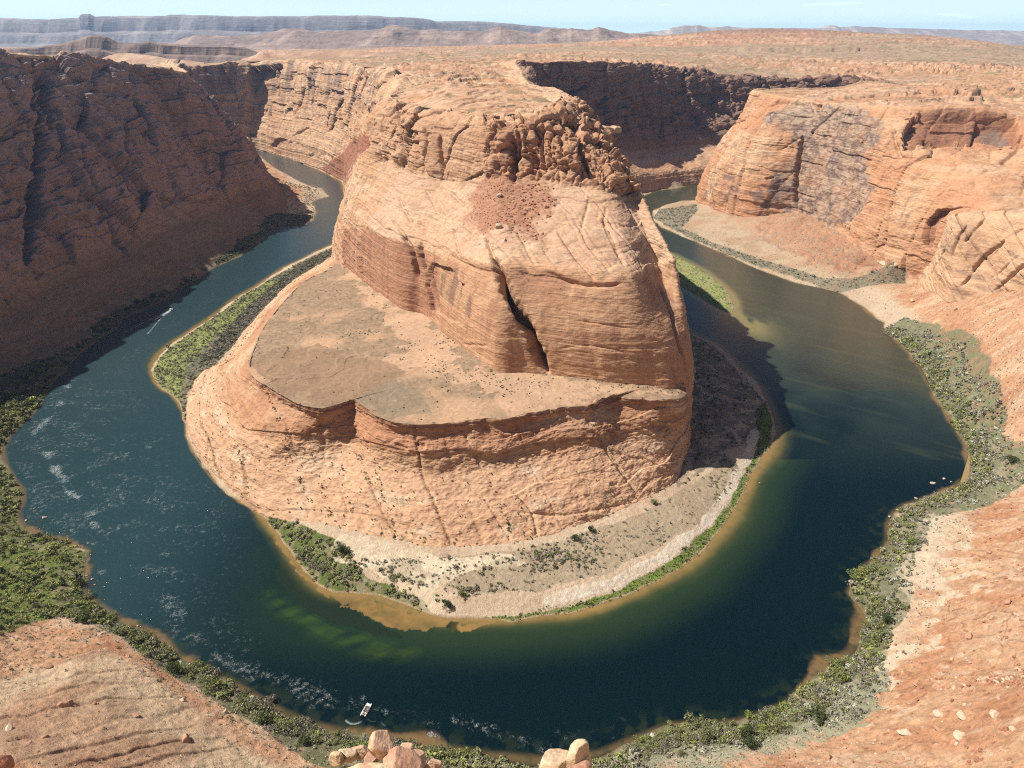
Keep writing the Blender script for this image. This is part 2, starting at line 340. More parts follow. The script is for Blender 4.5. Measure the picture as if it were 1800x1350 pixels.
# ground cover colour under the shrubs
R_VEG = {
 'left': (plan([(-400,840),(0,810),(40,870),(60,930),(120,950),(155,970),(150,1050),(210,1090),(180,1110),(120,1090),(60,1120),(30,1150),(0,1180),(-400,1300)]), .13, .165, .04, .9),
 'lefttop': (plan([(-300,735),(0,690),(40,690),(75,710),(40,740),(0,790),(-300,860)]), .12, .15, .04, .9),
 'spit': (plan([(600,424),(533,455),(420,520),(330,585),(280,622),(264,655),(300,695),(325,740),(330,690),(372,648),(420,600),(460,560),(500,520),(560,470),(605,436)]), .125, .13, .08, .85),
 'spitgreen': (plan([(470,490),(395,540),(330,585),(280,622),(264,655),(300,695),(318,700),(330,640),(372,600),(440,540),(490,498)]), .24, .27, .09, .9),
 'bar': (BAR, .24, .28, .09, .75), 
 'right': (plan([(1146,380),(1200,410),(1330,464),(1470,510),(1590,505),(1590,487),(1500,496),(1440,490),(1330,452),(1250,424),(1200,398),(1225,372),(1225,358),(1160,366)]), .17, .165, .115, .7),
 'right2': (plan([(1558,570),(1640,680),(1706,812),(1640,875),(1572,904),(1562,945),(1494,1042),(1520,1082),(1496,1146),(1400,1222),(1345,1256),(1180,1276),(1000,1336),(1000,1400),(1180,1345),(1400,1300),(1500,1290),(1560,1220),(1560,1120),(1600,1060),(1615,960),(1650,910),(1740,900),(1830,840),(1760,790),(1745,740),(1700,650),(1640,590),(1590,560)]), .17, .175, .10, .8),
 'rim': (plan([(150,1050),(215,1086),(290,1128),(370,1176),(500,1256),(640,1293),(900,1332),(1000,1338),(1000,1400),(600,1400),(450,1285),(370,1235),(280,1185),(190,1120)]), .14, .14, .07, .8),
 'gstrip': (plan([(845,1086),(900,1086),(1000,1076),(1100,1048),(1200,996),(1256,940),(1298,888),(1318,840),(1352,790),(1360,740),(1345,700),(1325,720),(1335,760),(1325,800),(1300,840),(1285,880),(1245,925),(1180,980),(1090,1030),(1000,1058),(900,1074),(850,1076)]), .13, .19, .035, .95),
 'toe': (plan([(456,902),(504,962),(535,1004),(590,1038),(640,1040),(760,1080),(740,1050),(640,1010),(600,960),(540,930),(470,895)]), .10, .13, .035, .8),
 'flat': (plan([(640,985),(760,985),(900,975),(1000,950),(1100,920),(1180,880),(1240,840),(1270,800),(1300,820),(1260,890),(1180,950),(1080,1000),(950,1040),(820,1040),(700,1020)]), .30, .245, .165, .6)}
wx = gx + 4 * n1 + 1.5 * n2; wy = gy + 4 * fbm(gx, gy, 0 * gx, 15, 3, 81)
for kx, (pl, r_, g_, b_, st_) in R_VEG.items():
    m = inpoly(wx, wy, pl); c = np.array([r_, g_, b_])
    cc = c * (1 + .45 * n2[..., None])
    mm = (m & (sd > 1.0)) * st_ * (.75 + .5 * sstep(-.4, .2, n2))
    mm = np.clip(mm, 0, 1)[..., None]; col = col * (1 - mm) + cc * mm
R_GREY = plan([(372,640),(420,596),(470,552),(500,520),(545,478),(600,440),(598,428),(540,455),(480,500),(430,545),(390,590),(350,640)])
m = inpoly(wx, wy, R_GREY) * .85; col = mix(col, [.115, .105, .09], m * (.6 + .4 * sstep(-.3, .2, n2)))
# pale cobble bar along the inner bend, wash sand
R_COB = plan([(960,1062),(1090,1028),(1180,978),(1245,922),(1285,878),(1302,838),(1326,798),(1336,756),(1318,752),(1305,800),(1282,840),(1262,880),(1220,925),(1160,970),(1080,1010),(960,1046)])
col = mix(col, [.62, .55, .45], inpoly(wx, wy, R_COB) * (.5 + .5 * sstep(-.3, .3, n2)))
rc = worley(gx / 1.3, gy / 1.3, 0 * gx, 9)[0]
cob = inpoly(wx, wy, R_COB); z += cob * (.35 * (1 - rc))
R_WASH = plan([(640,950),(720,965),(780,985),(900,980),(930,995),(860,1005),(800,1020),(760,1040),(790,1075),(740,1065),(700,1030),(650,1000),(590,985),(580,965),(600,945)])
col = mix(col, [.64, .54, .395], inpoly(wx, wy, R_WASH) * (.35 + .65 * sstep(-.2, .3, n2 + n1)))
R_BUTTE_SHADE = plan([(1190,575),(1250,600),(1300,650),(1345,700),(1335,760),(1270,800),(1215,850),(1190,870)]); col = mix(col, [.20, .165, .125], inpoly(wx, wy, R_BUTTE_SHADE) * (gx > 120) * .8 * sstep(-.5, .1, n2) * (~inpoly(wx, wy, R_COB)))  # butte's cast shadow deepened in the ground colour, along with dark brush
R_PAL = plan([(1620,900),(1700,905),(1705,960),(1690,1040),(1660,1110),(1600,1180),(1570,1230),(1560,1180),(1590,1110),(1600,1040),(1612,960)], 8); col = mix(col, [.60, .50, .37], inpoly(wx + 16 * n1, wy + 10 * n2 - 8 * n1, R_PAL) * (.15 + .6 * sstep(-.3, .4, n1 + n2)))
R_SAGE = plan([(1050,1345),(1120,1320),(1200,1310),(1330,1300),(1400,1270),(1480,1225),(1500,1185),(1560,1180),(1560,1230),(1520,1280),(1420,1320),(1300,1345),(1200,1400),(1050,1400)], 8)
col = mix(col, [.31, .305, .205], inpoly(wx + 10 * n1, wy + 8 * n2 + 6 * n1, R_SAGE) * (.45 + .5 * sstep(-.3, .3, n2)))
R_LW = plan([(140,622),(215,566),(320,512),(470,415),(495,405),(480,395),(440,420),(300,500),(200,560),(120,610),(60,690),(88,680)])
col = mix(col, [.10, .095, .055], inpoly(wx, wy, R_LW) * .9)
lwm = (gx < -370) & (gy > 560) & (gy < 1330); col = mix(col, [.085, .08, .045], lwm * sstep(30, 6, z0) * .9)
obk = (pdist(gx, gy, OUT) < pdist(gx, gy, IN)) & (gy < 760) & (sd > 0) & (sd < 14); col = mix(col, [.15, .15, .075], obk * (.75 * sstep(-.5, .1, n2) + .1))
# wet margin and bed
wet = sstep(2.2, .2, sd); ob_ = pdist(gx, gy, OUT) < pdist(gx, gy, IN); col = mix(col, [.30, .22, .135], wet * .8 * (~ob_)); col = mix(col, [.13, .10, .06], wet * .9 * ob_)
bed = (sd < 0); col[bed] = np.array([.30, .22, .10])
keep = (sd > -14)[:-1, :-1] | (sd > -14)[1:, 1:]
# nothing can be seen of the floor deep inside the rock masses
V = np.stack([gx, gy, z], -1)
fc = grid_faces(M, N, keep)
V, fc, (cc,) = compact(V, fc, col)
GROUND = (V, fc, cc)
def hg(x, y):
    """ground height near a point, from the raw field"""
    x = np.atleast_1d(np.asarray(x, float)); y = np.atleast_1d(np.asarray(y, float))
    s = shore(x, y); b = Grbf(x, y)
    return np.where(s > 0, .25 + np.minimum(s * .12, .8) + np.maximum(b, .4) * sstep(0, 14, s), -.2), s
print("ground", len(V), time.time() - T0)
# ---------------------------------------------------------------- river surface
M2, N2 = int(1100 * RES), int(950 * RES)
rxx, ryy = rowgrid(140, 2900, N2, -.95, .75, M2)
sdw = shore(rxx, ryy)
kw = (sdw < 4); kp = kw[:-1, :-1] | kw[1:, 1:]
dIN = np.minimum(pdist(rxx, ryy, IN), 400); dOUT = np.minimum(pdist(rxx, ryy, OUT), 400); dBAR = pdist(rxx, ryy, BAR, True)
wn1 = fbm(rxx, ryy, 0 * rxx, 14, 4, 91); wn2 = fbm(rxx, ryy, 0 * rxx, 60, 3, 92); wn3 = fbm(rxx, ryy, 0 * rxx, 4, 3, 93)
def blob(x, y, px, py, rx_, ry_, zz=0):
    c = P(px, py, zz); return np.exp(-((x - c[0]) / rx_) ** 2 - ((y - c[1]) / ry_) ** 2)
deep = np.array([.0016, .0095, .0115]); mid = np.array([.010, .03, .02]); gold = np.array([.27, .175, .062]); olive = np.array([.085, .085, .028])
wc = np.zeros(rxx.shape + (3,), np.float32) + deep
# upstream reaches at right carry a browner green, sky sheen is painted grey-blue on the left reach
rt = sstep(520, 800, ryy) * (rxx > 100); wc = mix(wc, [.050, .055, .036], rt * .8)
rt2 = sstep(430, 600, ryy) * sstep(150, 300, rxx); wc = mix(wc, [.036, .055, .038], rt2 * .65 * sstep(-.4, .4, wn2 + .3))
wc = mix(wc, [.020, .050, .058], sstep(-120, -260, rxx) * .9)
wc = mix(wc, [.030, .058, .064], blob(rxx, ryy, 230, 640, 80, 130) * .8)
st = fbm(rxx * .6 + ryy * .8, (rxx * .8 - ryy * .6) * .12, 0 * rxx, 9, 3, 94)
wc = mix(wc, [.065, .075, .035], (rt2 > .2) * sstep(.15, .6, st) * .35)
# green shelf round the point
shelfL = blob(rxx, ryy, 620, 1110, 60, 22) + blob(rxx, ryy, 520, 1060, 32, 26) + .7 * blob(rxx, ryy, 470, 980, 16, 30)
wc = mix(wc, [.016, .040, .018], np.clip(shelfL, 0, 1) * .45)
wc = mix(wc, [.022, .042, .018], sstep(42, 8, dIN) * (ryy < 480) * (rxx > -90) * .9)
SHO = W2([(470,915),(504,965),(535,1008),(572,1038),(640,1046),(720,1074),(800,1094),(870,1094),(835,1104),(800,1108),(775,1104),(745,1110),(702,1111),(660,1090),(612,1072),(566,1046),(524,998),(490,960),(462,922)])
s_in = inpoly(rxx + 5 * wn1, ryy + 4 * wn3 + 2 * wn1, SHO)
GRN = W2([(470,1040),(520,1070),(600,1108),(650,1122),(700,1140),(730,1145),(700,1158),(640,1150),(560,1115),(500,1080),(465,1050)])
g_in = sstep(7, 0, pdist(rxx, ryy, GRN, True)) ; g_in = np.where(inpoly(rxx, ryy, GRN), 1, g_in * .5)
gst = fbm(rxx * .35 + ryy * .15, ryy - .5 * rxx, 0 * rxx, 6, 4, 95); wc = mix(wc, [.035, .066, .013], np.clip(g_in * (.42 + .9 * gst), 0, .8))
ALG = W2([(500,985),(545,1030),(600,1068),(660,1095),(705,1120),(700,1128),(650,1112),(600,1100),(545,1072),(500,1040),(480,1005)])
wc = mix(wc, [.014, .024, .012], inpoly(rxx + 3 * wn1, ryy + 3 * wn3, ALG) * .92)
width = 7 + 4 * blob(rxx, ryy, 1280, 930, 60, 60) + 8 * blob(rxx, ryy, 1355, 770, 25, 50) - 4.5 * sstep(-150, -200, rxx) * sstep(700, 600, ryy)
width = width * (1 - .9 * np.clip(blob(rxx, ryy, 345, 790, 45, 75) + blob(rxx, ryy, 420, 872, 26, 26), 0, 1)); nearIN = sstep(1, 0, (dIN + 1.5 * wn1) / np.maximum(width, 2.0)) * (sdw < 2)
wc = mix(wc, olive, sstep(1, 0, (dIN + 3 * wn1) / (width * 1.7)) * .85)
wc = mix(wc, gold, nearIN * (.8 + .35 * wn3))
wc = mix(wc, gold * np.array([1, .95, .9]), s_in * (.72 + .35 * wn1 + .35 * wn3))
wc = mix(wc, [.022, .03, .014], s_in * sstep(.28, .45, fbm(rxx, ryy, 0 * rxx, 11, 3, 96)) * blob(rxx, ryy, 735, 1098, 26, 14) * 1.6)
# shoal below the bar
shoal = blob(rxx, ryy, 1310, 560, 22, 60) * sstep(-.35, .25, fbm(rxx * 1.6, ryy * .5, 0 * rxx, 18, 4, 97)) + sstep(14, 0, dBAR) * .7
wc = mix(wc, [.23, .20, .085], np.clip(shoal * 1.25, 0, .85))
# outer-bank shallows
shw = 5.5 * sstep(.12, .5, fbm(rxx, ryy, 0 * rxx, 34, 3, 87)) + sum(k_ * blob(rxx, ryy, a_, b_, r_, r_ * 1.3) for a_, b_, r_, k_ in [(1506,1095,11,9),(1552,978,10,8),(1410,1215,9,4),(1700,800,16,6),(1655,868,14,7),(1644,700,18,7),(150,1000,12,7),(112,952,12,6),(64,932,8,6),(740,1308,12,2),(1450,1172,9,3)])
wc = mix(wc, [.27, .165, .072], sstep(1.0, .15, (dOUT + 4.0 * wn1 + 2.0 * wn3) / np.maximum(shw, .8)) * (shw > 1.5) * (.75 + .4 * wn3))
wc = mix(wc, [.16, .11, .05], sstep(4.0, 0, dOUT + 1.2 * wn1) * .7)
wc = mix(wc, [.03, .04, .018], sstep(16, 2, dOUT + 4 * wn1) * sstep(-.1, .3, wn3) * .45 * (ryy < 420))
# broken white water with painted glitter and sheen: coverage (R), wake (G), long ripples (B)
foam_glint = np.zeros(rxx.shape, np.float32)
fn1 = .35 + .9 * sstep(-.3, .35, fbm(rxx, ryy * 1.6, 0 * rxx, 13, 3, 98))
for ln, w_, s_ in [([(122,668),(112,700),(95,725),(70,750),(48,778)],6,1.0),([(60,770),(70,800),(84,830)],12,.6),([(80,785),(98,828),(128,866),(160,898),(172,912),(158,940),(152,962)],6.5,1.15),([(130,790),(170,830),(215,870),(248,925),(270,975),(285,1010)],17,.62),
   ([(190,640),(150,700),(120,760),(110,830)],26,.45),([(320,560),(240,620),(180,690)],26,.42),([(290,1040),(330,1110),(395,1165),(450,1188),(520,1208),(570,1232)],9,.72),([(330,1000),(360,1080),(420,1140)],18,.4),([(640,1232),(680,1242),(730,1256),(765,1290)],6,.85),([(560,1235),(640,1240)],9,.5),
   ([(800,1268),(880,1282),(935,1305),(975,1322)],5,.75),([(940,1288),(1020,1296),(1090,1290)],6,.4),([(762,1276),(758,1300)],4,1.1),([(176,1005),(180,1025)],3,1.0),([(250,900),(330,960),(420,1010)],22,.32),([(1100,1272),(1200,1268)],8,.25),([(140,795),(178,772)],5,.7),([(205,805),(250,790),(290,770)],7,.7),([(500,440),(420,500),(350,545)],30,.35)]:  # some wide and pale bands paint water sheen and reflections
    foam_glint = np.maximum(foam_glint, s_ * np.exp(-(pdist(rxx, ryy, crv(W2(ln), 4) if len(ln) > 2 else W2(ln)) / w_) ** 2) * np.minimum(1.15, fn1))
sparkle = sstep(-85, -170, rxx) * sstep(330, 400, ryy) * sstep(760, 560, ryy); foam_glint = np.maximum(foam_glint, .66 * sparkle * np.clip(.15 + .85 * fn1 * sstep(150, 25, dOUT), 0, 1))  # sun glitter painted as white flecks over the left reach
foam_glint = foam_glint * .62 * sstep(1.5, 6, -sdw)
wake = np.zeros(rxx.shape, np.float32)
p0 = P(299, 546)[:2]; p1 = P(272, 562)[:2]; p2 = P(240, 585)[:2]
w_ = pdist(rxx, ryy, [p0, p1]); wake = np.maximum(wake, sstep(2.4, .6, w_) * (.8 + .6 * wn3))
off = (p1 - p0) / np.linalg.norm(p1 - p0); nn = np.array([-off[1], off[0]])
for s_ in (-1, 1):
    wake = np.maximum(wake, sstep(1.0, .2, pdist(rxx, ryy, [p0, p1 + nn * 6 * s_, p2 + nn * 14 * s_])) * (.5 + .8 * wn3))
c_ = crv([P(641,1264)[:2], P(636,1268)[:2], P(626,1272)[:2], P(616,1272)[:2], P(608,1267)[:2]])
wake = np.maximum(wake, sstep(.55, .15, pdist(rxx, ryy, c_)) * np.clip(.12 + .9 * wn3, 0, .5))
c_ = crv([P(646,1264)[:2], P(652,1268)[:2], P(660,1268)[:2]]); wake = np.maximum(wake, sstep(.4, .1, pdist(rxx, ryy, c_)) * .06)
c_ = crv([P(669,1266)[:2], P(672,1272)[:2], P(679,1277)[:2], P(683,1281)[:2]]); wake = np.maximum(wake, sstep(.35, .1, pdist(rxx, ryy, c_)) * np.clip(.1 + .8 * wn3, 0, .4))
rip = np.clip(sstep(-120, -220, rxx) + .35 * (ryy > 600), 0, 1)
silver = np.clip(.9 * blob(rxx, ryy, 240, 780, 26, 12) + .9 * blob(rxx, ryy, 170, 755, 22, 9) + .8 * blob(rxx, ryy, 160, 790, 30, 7), 0, 1) * sstep(-.2, .3, fbm(rxx * .3 + ryy * .3, ryy - rxx, 0 * rxx, 14, 3, 99))
V = np.stack([rxx, ryy, 0 * rxx], -1); fw = grid_faces(M2, N2, kp)
V, fw, (cw, ew) = compact(V, fw, wc, np.stack([foam_glint, wake, rip], -1))
RIVER = (V, fw, cw, ew)
print("river", len(V), time.time() - T0)
# ---------------------------------------------------------------- control sections of the rock masses
A3 = lambda *v: np.array(v, float)
def L3(a, b, t, zt=None):
    r = a + (b - a) * t
    if zt is not None: r = r.copy(); r[2] = a[2] + (b[2] - a[2]) * zt
    return r
# slickrock bench under the butte: foot, edge, back
DOME = [((600,440,3),(603,452,35),(608,466,50),.5),((555,470,3),(575,475,45),(625,485,58),.5),((510,498,3),(535,495,52),(650,502,60),.5),((478,530,3),(500,530,56),(680,522,62),.5),
 ((435,575,3),(465,575,58),(705,542,62),.5),((395,635,3),(440,635,60),(722,553,62),.4),((345,665,1),(448,662,61),(745,555,63),.36),((328,735,-1),(485,685,62),(775,558,64),.35),((350,808,-1),(530,710,62),(800,580,64),.36),
 ((400,866,-1),(566,718,62),(798,620,65),.45),((470,898,3),(600,708,62),(820,642,66),.6),((560,925,4),(625,702,62),(860,650,66),.7),((650,950,4),(665,732,62),(900,653,66),.72),((740,972,4),(735,745,62),(950,655,66),.72),
 ((830,970,4),(810,740,62),(1000,662,66),.72),((930,958,4),(880,735,62),(1040,668,66),.72),((1020,935,5),(960,720,62),(1080,673,65),.7),((1090,905,5),(1030,714,62),(1120,677,64),.66),((1150,878,5),(1075,697,61),(1150,680,63),.6),
 ((1190,850,5),(1130,700,60),(1180,684,61),.55),((1206,800,5),(1200,700,58),(1196,686,60),.6)]
cols = []
for ci_, (f_, e_, b_, fr) in enumerate(DOME):
    k1_, k2_, k3_ = (.78, .94, .975) if ci_ < 7 else ((.73, .88, .93) if ci_ in (7, 8, 18, 19) else (.70, .85, .905))
    f_ = P(*f_); e = P(*e_); b = P(*b_); f0 = f_.copy(); f0[2] = -4; back = b + (b - e) / np.linalg.norm(b - e) * 14; back[2] = b[2] + 1
    cols.append([f0 + (f_ - e) * A3(.04, .04, 0), f_, L3(f_, e, fr * .5, .27), L3(f_, e, fr, .5), L3(f_, e, (fr + .95) / 2, k1_), L3(f_, e, .955, k2_), L3(f_, e, .985, k3_), e, L3(e, b, .03), L3(e, b, .5), b, back])
for f_, e, b in [(A3(150,520,5), A3(137,512,55), A3(128,505,60)), (A3(182,640,5), A3(150,620,40), A3(135,615,60))]:
    f0 = f_.copy(); f0[2] = -4; back = b + A3(-14, 0, 1)
    cols.append([f0, f_, L3(f_, e, .3, .27), L3(f_, e, .6, .5), L3(f_, e, .8, .7), L3(f_, e, .955, .84), L3(f_, e, .985, .9), e, L3(e, b, .1), L3(e, b, .5), b, back])
GD, uD, vD = loft(cols, 1500, 700)
# butte and the neck walls that run on from it: base, lower rim, crag base, crag rim
BU = [(A3(-1700,2180,-5), None, None, A3(-1650,2330,235)), (A3(-1050,2180,-5), None, None, Q(330,117,2250)),
 (P(450,264,0), None, None, Q(450,107,2300)), (P(520,283,0), None, None, Q(540,110,2085)), (P(600,318,0), None, None, Q(620,117,1800)),
 (A3(-325,1400,0), None, None, Q(680,122,1500)), (A3(-285,1170,2), None, None, Q(708,134,1270)), (A3(-262,1010,8), A3(-225,1000,100), A3(-180,1030,190), Q(700,150,1085)),
 (P(603,462,52), Q(603,372,860), Q(632,272,895), Q(675,183,935)), (P(650,502,60), Q(636,398,768), Q(690,290,800), Q(705,190,850)), (P(705,542,62), Q(690,425,680), Q(740,312,738), Q(745,195,800)),
 (P(745,553,63), Q(745,440,645), Q(780,320,718), Q(790,203,765)), (P(798,600,65), Q(805,462,585), Q(820,320,690), Q(835,208,720)), (P(865,650,66), Q(870,472,540), Q(870,322,655), Q(880,203,700)),
 (P(920,654,66), Q(930,477,535), Q(920,325,645), Q(925,195,695)), (P(980,660,66), Q(1000,486,523), Q(980,330,628), Q(965,186,700)), (P(1060,670,66), Q(1060,491,515), Q(1030,332,620), Q(998,195,700)),
 (P(1130,678,63), Q(1118,490,518), Q(1075,342,612), Q(1022,225,690)), (P(1192,686,58), Q(1158,474,562), Q(1110,350,625), Q(1038,240,685)),
 (A3(152,530,5), A3(132,565,135), A3(112,640,180), Q(1022,205,760)), (A3(180,800,4), A3(130,790,115), A3(95,820,195), Q(1000,172,863)),
 (A3(165,1150,4), A3(100,1150,115), A3(50,1160,200), A3(21,1163,243)), (A3(180,1370,3), A3(110,1370,110), A3(50,1390,200), A3(20,1400,248)), (A3(245,1500,0), A3(150,1560,95), A3(70,1590,180), A3(15,1585,252)),
 (P(1150,335,0), A3(222,1632,72), A3(152,1645,185), Q(1000,107,1640)), (P(1230,322,2), A3(372,1725,60), A3(325,1770,175), Q(1120,112,1785)), (A3(620,1730,0), A3(545,1815,72), A3(470,1895,160), Q(1215,122,1955)),
 (A3(850,1900,0), A3(810,1920,90), A3(720,1970,170), Q(1340,138,2010)), (A3(835,1890,0), A3(842,1905,90), A3(850,1925,160), A3(862,1955,208)), (A3(852,1740,0), A3(858,1740,90), A3(866,1740,160), A3(880,1740,207)), (A3(852,1580,0), A3(860,1580,90), A3(868,1580,140), A3(885,1580,165))]
HP_extra = []
cols = []
for b, r, c, t in BU:
    if r is None: r = L3(b, t, .32, .42) if c is None else L3(b, t, .4, .4)
    if c is None: c = L3(b, t, .62, .74)
    cols.append([b, r, c, t])
RIM_B = np.array([c[3] for c in cols])
# inward direction on the plateau
def inward(rim, side):
    t = np.gradient(rim[:, :2], axis=0); n = np.stack([-t[:, 1], t[:, 0]], 1) * side; return n / np.linalg.norm(n, axis=1, keepdims=True)
inB = inward(RIM_B, 1)
# canyon wall at right
RW = [(A3(950,1750,0), None, None, None, A3(850,1680,205)), (A3(700,1590,0), None, None, None, A3(660,1540,207)), (A3(470,1500,0), None, None, None, A3(500,1470,210)), (P(1222,356,0), Q(1240,300,1440), Q(1262,258,1430), Q(1302,205,1420), Q(1322,160,1412)),
 (P(1300,390,4), Q(1310,320,1275), Q(1330,255,1285), Q(1350,205,1295), Q(1372,172,1312)), (P(1390,402,6), Q(1400,330,1212), Q(1410,270,1222), Q(1420,220,1232), Q(1430,182,1250)),
 (P(1480,428,18), Q(1490,350,1085), Q(1500,290,1105), Q(1505,230,1125), Q(1510,188,1150)), (P(1560,448,32), Q(1570,370,975), Q(1580,300,1005), Q(1590,240,1040), Q(1600,192,1090)),
 (P(1640,445,52), Q(1650,370,905), Q(1660,290,955), Q(1680,250,1030), Q(1690,184,1080)), (P(1720,432,86), Q(1735,375,840), Q(1760,300,915), Q(1780,262,1000), Q(1790,198,1060)),
 (A3(640,770,105), None, None, None, A3(850,1000,215)), (A3(800,600,120), None, None, None, A3(1050,900,225)), (A3(950,300,140), None, None, None, A3(1300,700,240))]
colsR = []
for b, l, m, u_, t in RW:
    if l is None: l, m, u_ = L3(b, t, .25, .3), L3(b, t, .5, .56), L3(b, t, .78, .82)
    colsR.append([b, l, m, u_, t])
RIM_R = np.array([c[4] for c in colsR]); inR = inward(RIM_R, 1)
# shaded wall at left
LW = [(A3(-540,100,20), A3(-760,100,292)), (A3(-520,300,5), A3(-730,300,292)), (A3(-500,460,0), A3(-700,450,292)), (A3(-484,590,0), A3(-680,600,291)), (P(140,617,0), A3(-662,720,290)), (P(210,560,0), A3(-655,850,288)),
 (P(320,508,0), A3(-655,1000,283)), (P(395,462,0), A3(-662,1085,278)), (P(470,411,0), Q(157,98,1170)), (P(502,382,0), Q(215,114,1235)), (P(510,368,1), Q(330,131,1335)),
 (A3(-500,1600,6), A3(-640,1500,235)), (A3(-740,1980,0), A3(-900,2000,240)), (A3(-1200,2420,0), A3(-1250,2300,240))]
colsL = []
for i, (b, t) in enumerate(LW):
    if i == 10: colsL.append([b, Q(482,328,1378), Q(447,275,1372), Q(400,212,1358), t])
    elif i == 11: colsL.append([b, A3(-545,1590,45), A3(-570,1570,110), A3(-610,1540,190), t])
    else: colsL.append([b, L3(b, t, .30, .13), L3(b, t, .56, .42), L3(b, t, .85, .84), t])
RIM_L = np.array([c[4] for c in colsL]); inL = inward(RIM_L, 1)
# plateau heights from the rims and from picture points at known distances
HP = [(700,105,2200),(600,100,2500),(500,96,2700),(850,105,2100),(930,104,1800),(700,94,3000),(900,92,3000),(1100,97,2700),(1200,106,2400),(1350,120,2350),(1500,112,2200),(1650,118,1900),(1800,128,1700),
 (1500,142,1600),(1650,150,1400),(1800,162,1300),(1400,152,1550),(1350,93,3200),(1500,94,3200),(1700,102,2800),(1800,110,2600),(1900,130,1900),(900,82,4500),(700,84,4500),(500,88,4500),(1060,78,4400),(1120,70,4500),(1170,62,4500),
 (1250,55,4500),(1300,53,4500),(1350,51.5,4500),(1400,52.5,4500),(1470,56,4500),(1530,60,4500),(1600,62.5,4400),(1640,63,4200),(1690,70,3900),(1750,80,3500),(1800,98,3000),(1850,115,2800),(150,120,2900),(300,121,2900),(400,120,2800),(480,106,3100),(0,122,3000),(900,150,900),(800,160,880),(850,135,1200),(820,125,1450)]
HQ = [Q(*p) for p in HP] + [A3(500,6500,225), A3(1500,6500,235), A3(2500,5500,215), A3(3600,5000,200), A3(-1500,6500,200), A3(-3500,6000,200), A3(2800,3500,200), A3(2200,2300,190), A3(-2500,1500,290), A3(-1200,1000,288), A3(-1200,500,290), A3(-2600,3000,215), A3(1500,900,240), A3(0,9000,205), A3(4500,9000,205), A3(-4500,9000,205)]
HQ += list(RIM_B[:-1]) + list(RIM_R[:-1]) + list(RIM_L[:-3])
Hrbf = Raster(RBF(HQ, 0.001), -5500, 5500, 200, 9000, 25)
def add_in(cc, rim, inn, w1=16, w2=60):
    for c, r, n in zip(cc, rim, inn):
        a = r + A3(n[0] * w1, n[1] * w1, 0); b = r + A3(n[0] * w2, n[1] * w2, 0)
        a[2] = max(Hrbf(a[0], a[1]) + .5, r[2] - 6); b[2] = Hrbf(b[0], b[1]) - 5
        c += [a, b]
add_in(cols, RIM_B, inB, 20, 70); add_in(colsR, RIM_R, inR); add_in(colsL, RIM_L, inL)
# fuller sections between the main rings of the butte
cb = []
for c in cols:
    b, r, k_, t, i1, i2 = c; b0 = b + (b - r) * A3(.06, .06, 0); b0[2] = min(b[2] - 8, 0) if b[2] < 20 else b[2] - 9
    cb.append([b0, L3(b, r, .22, .5), r, L3(r, k_, .18, .22), L3(r, k_, .6, .6), k_, L3(k_, t, .30, .5), L3(k_, t, .62, .86), t, i1, i2])
GB, uB, vB = loft(cb, 2300, 760)
def settle(G, v, k0, k1):
    """bring the rim and the ground behind it onto the plateau height"""
    j = int(np.argmin(np.abs(v - k1))); H_ = Hrbf(G[..., 0], G[..., 1]); dz = H_[:, j] - G[:, j, 2]; w = sstep(k0, k1, v)[None]
    z_ = G[..., 2] + dz[:, None] * w; back = sstep(k1, k1 + .8, v)[None]; drop = np.clip(v - k1 - 1, 0, 9)[None] * 7
    G[..., 2] = z_ * (1 - back) + (H_ - 1.3 - drop) * back
settle(GB, vB, 5.5, 8)
GB[..., 2] -= 90 * sstep(len(cb) - 2.0, len(cb) - 1.3, uB)[:, None]
GR, uR, vR = loft([[c[0] + A3(0, 0, -45)] + [c[0] + A3(0, 0, -2)] + c[1:] for c in colsR], 1150, 600)
settle(GR, vR, 3.6, 5)
GL, uL, vL = loft([[c[0] + A3(0, 0, -5)] + c[1:] for c in colsL], 1000, 640)
settle(GL, vL, 3.0, 4)
FIN = [[P(1600,492,8), Q(1625,462,926), Q(1645,430,928), Q(1660,400,940), A3(580,975,70), A3(590,1000,60)],
 [P(1660,508,40), Q(1665,460,800), Q(1668,415,820), Q(1672,377,850), A3(580,900,98), A3(600,940,80)],
 [P(1730,522,45), Q(1735,462,772), Q(1740,410,792), Q(1745,375,822), A3(625,870,112), A3(640,910,90)],
 [P(1805,524,56), Q(1812,462,715), Q(1816,412,740), Q(1820,371,772), A3(680,830,118), A3(690,870,100)],
 [A3(600,590,75), A3(615,610,100), A3(635,640,125), A3(665,690,135), A3(740,780,130), A3(760,820,110)]]
GF, uF, vF = loft([[c[0] + (c[0] - c[1]) * A3(.3, .3, 0) + A3(0, 0, -45)] + [c[0] + A3(0, 0, -6)] + c[1:] for c in FIN], 420, 400)
print("lofts", time.time() - T0)

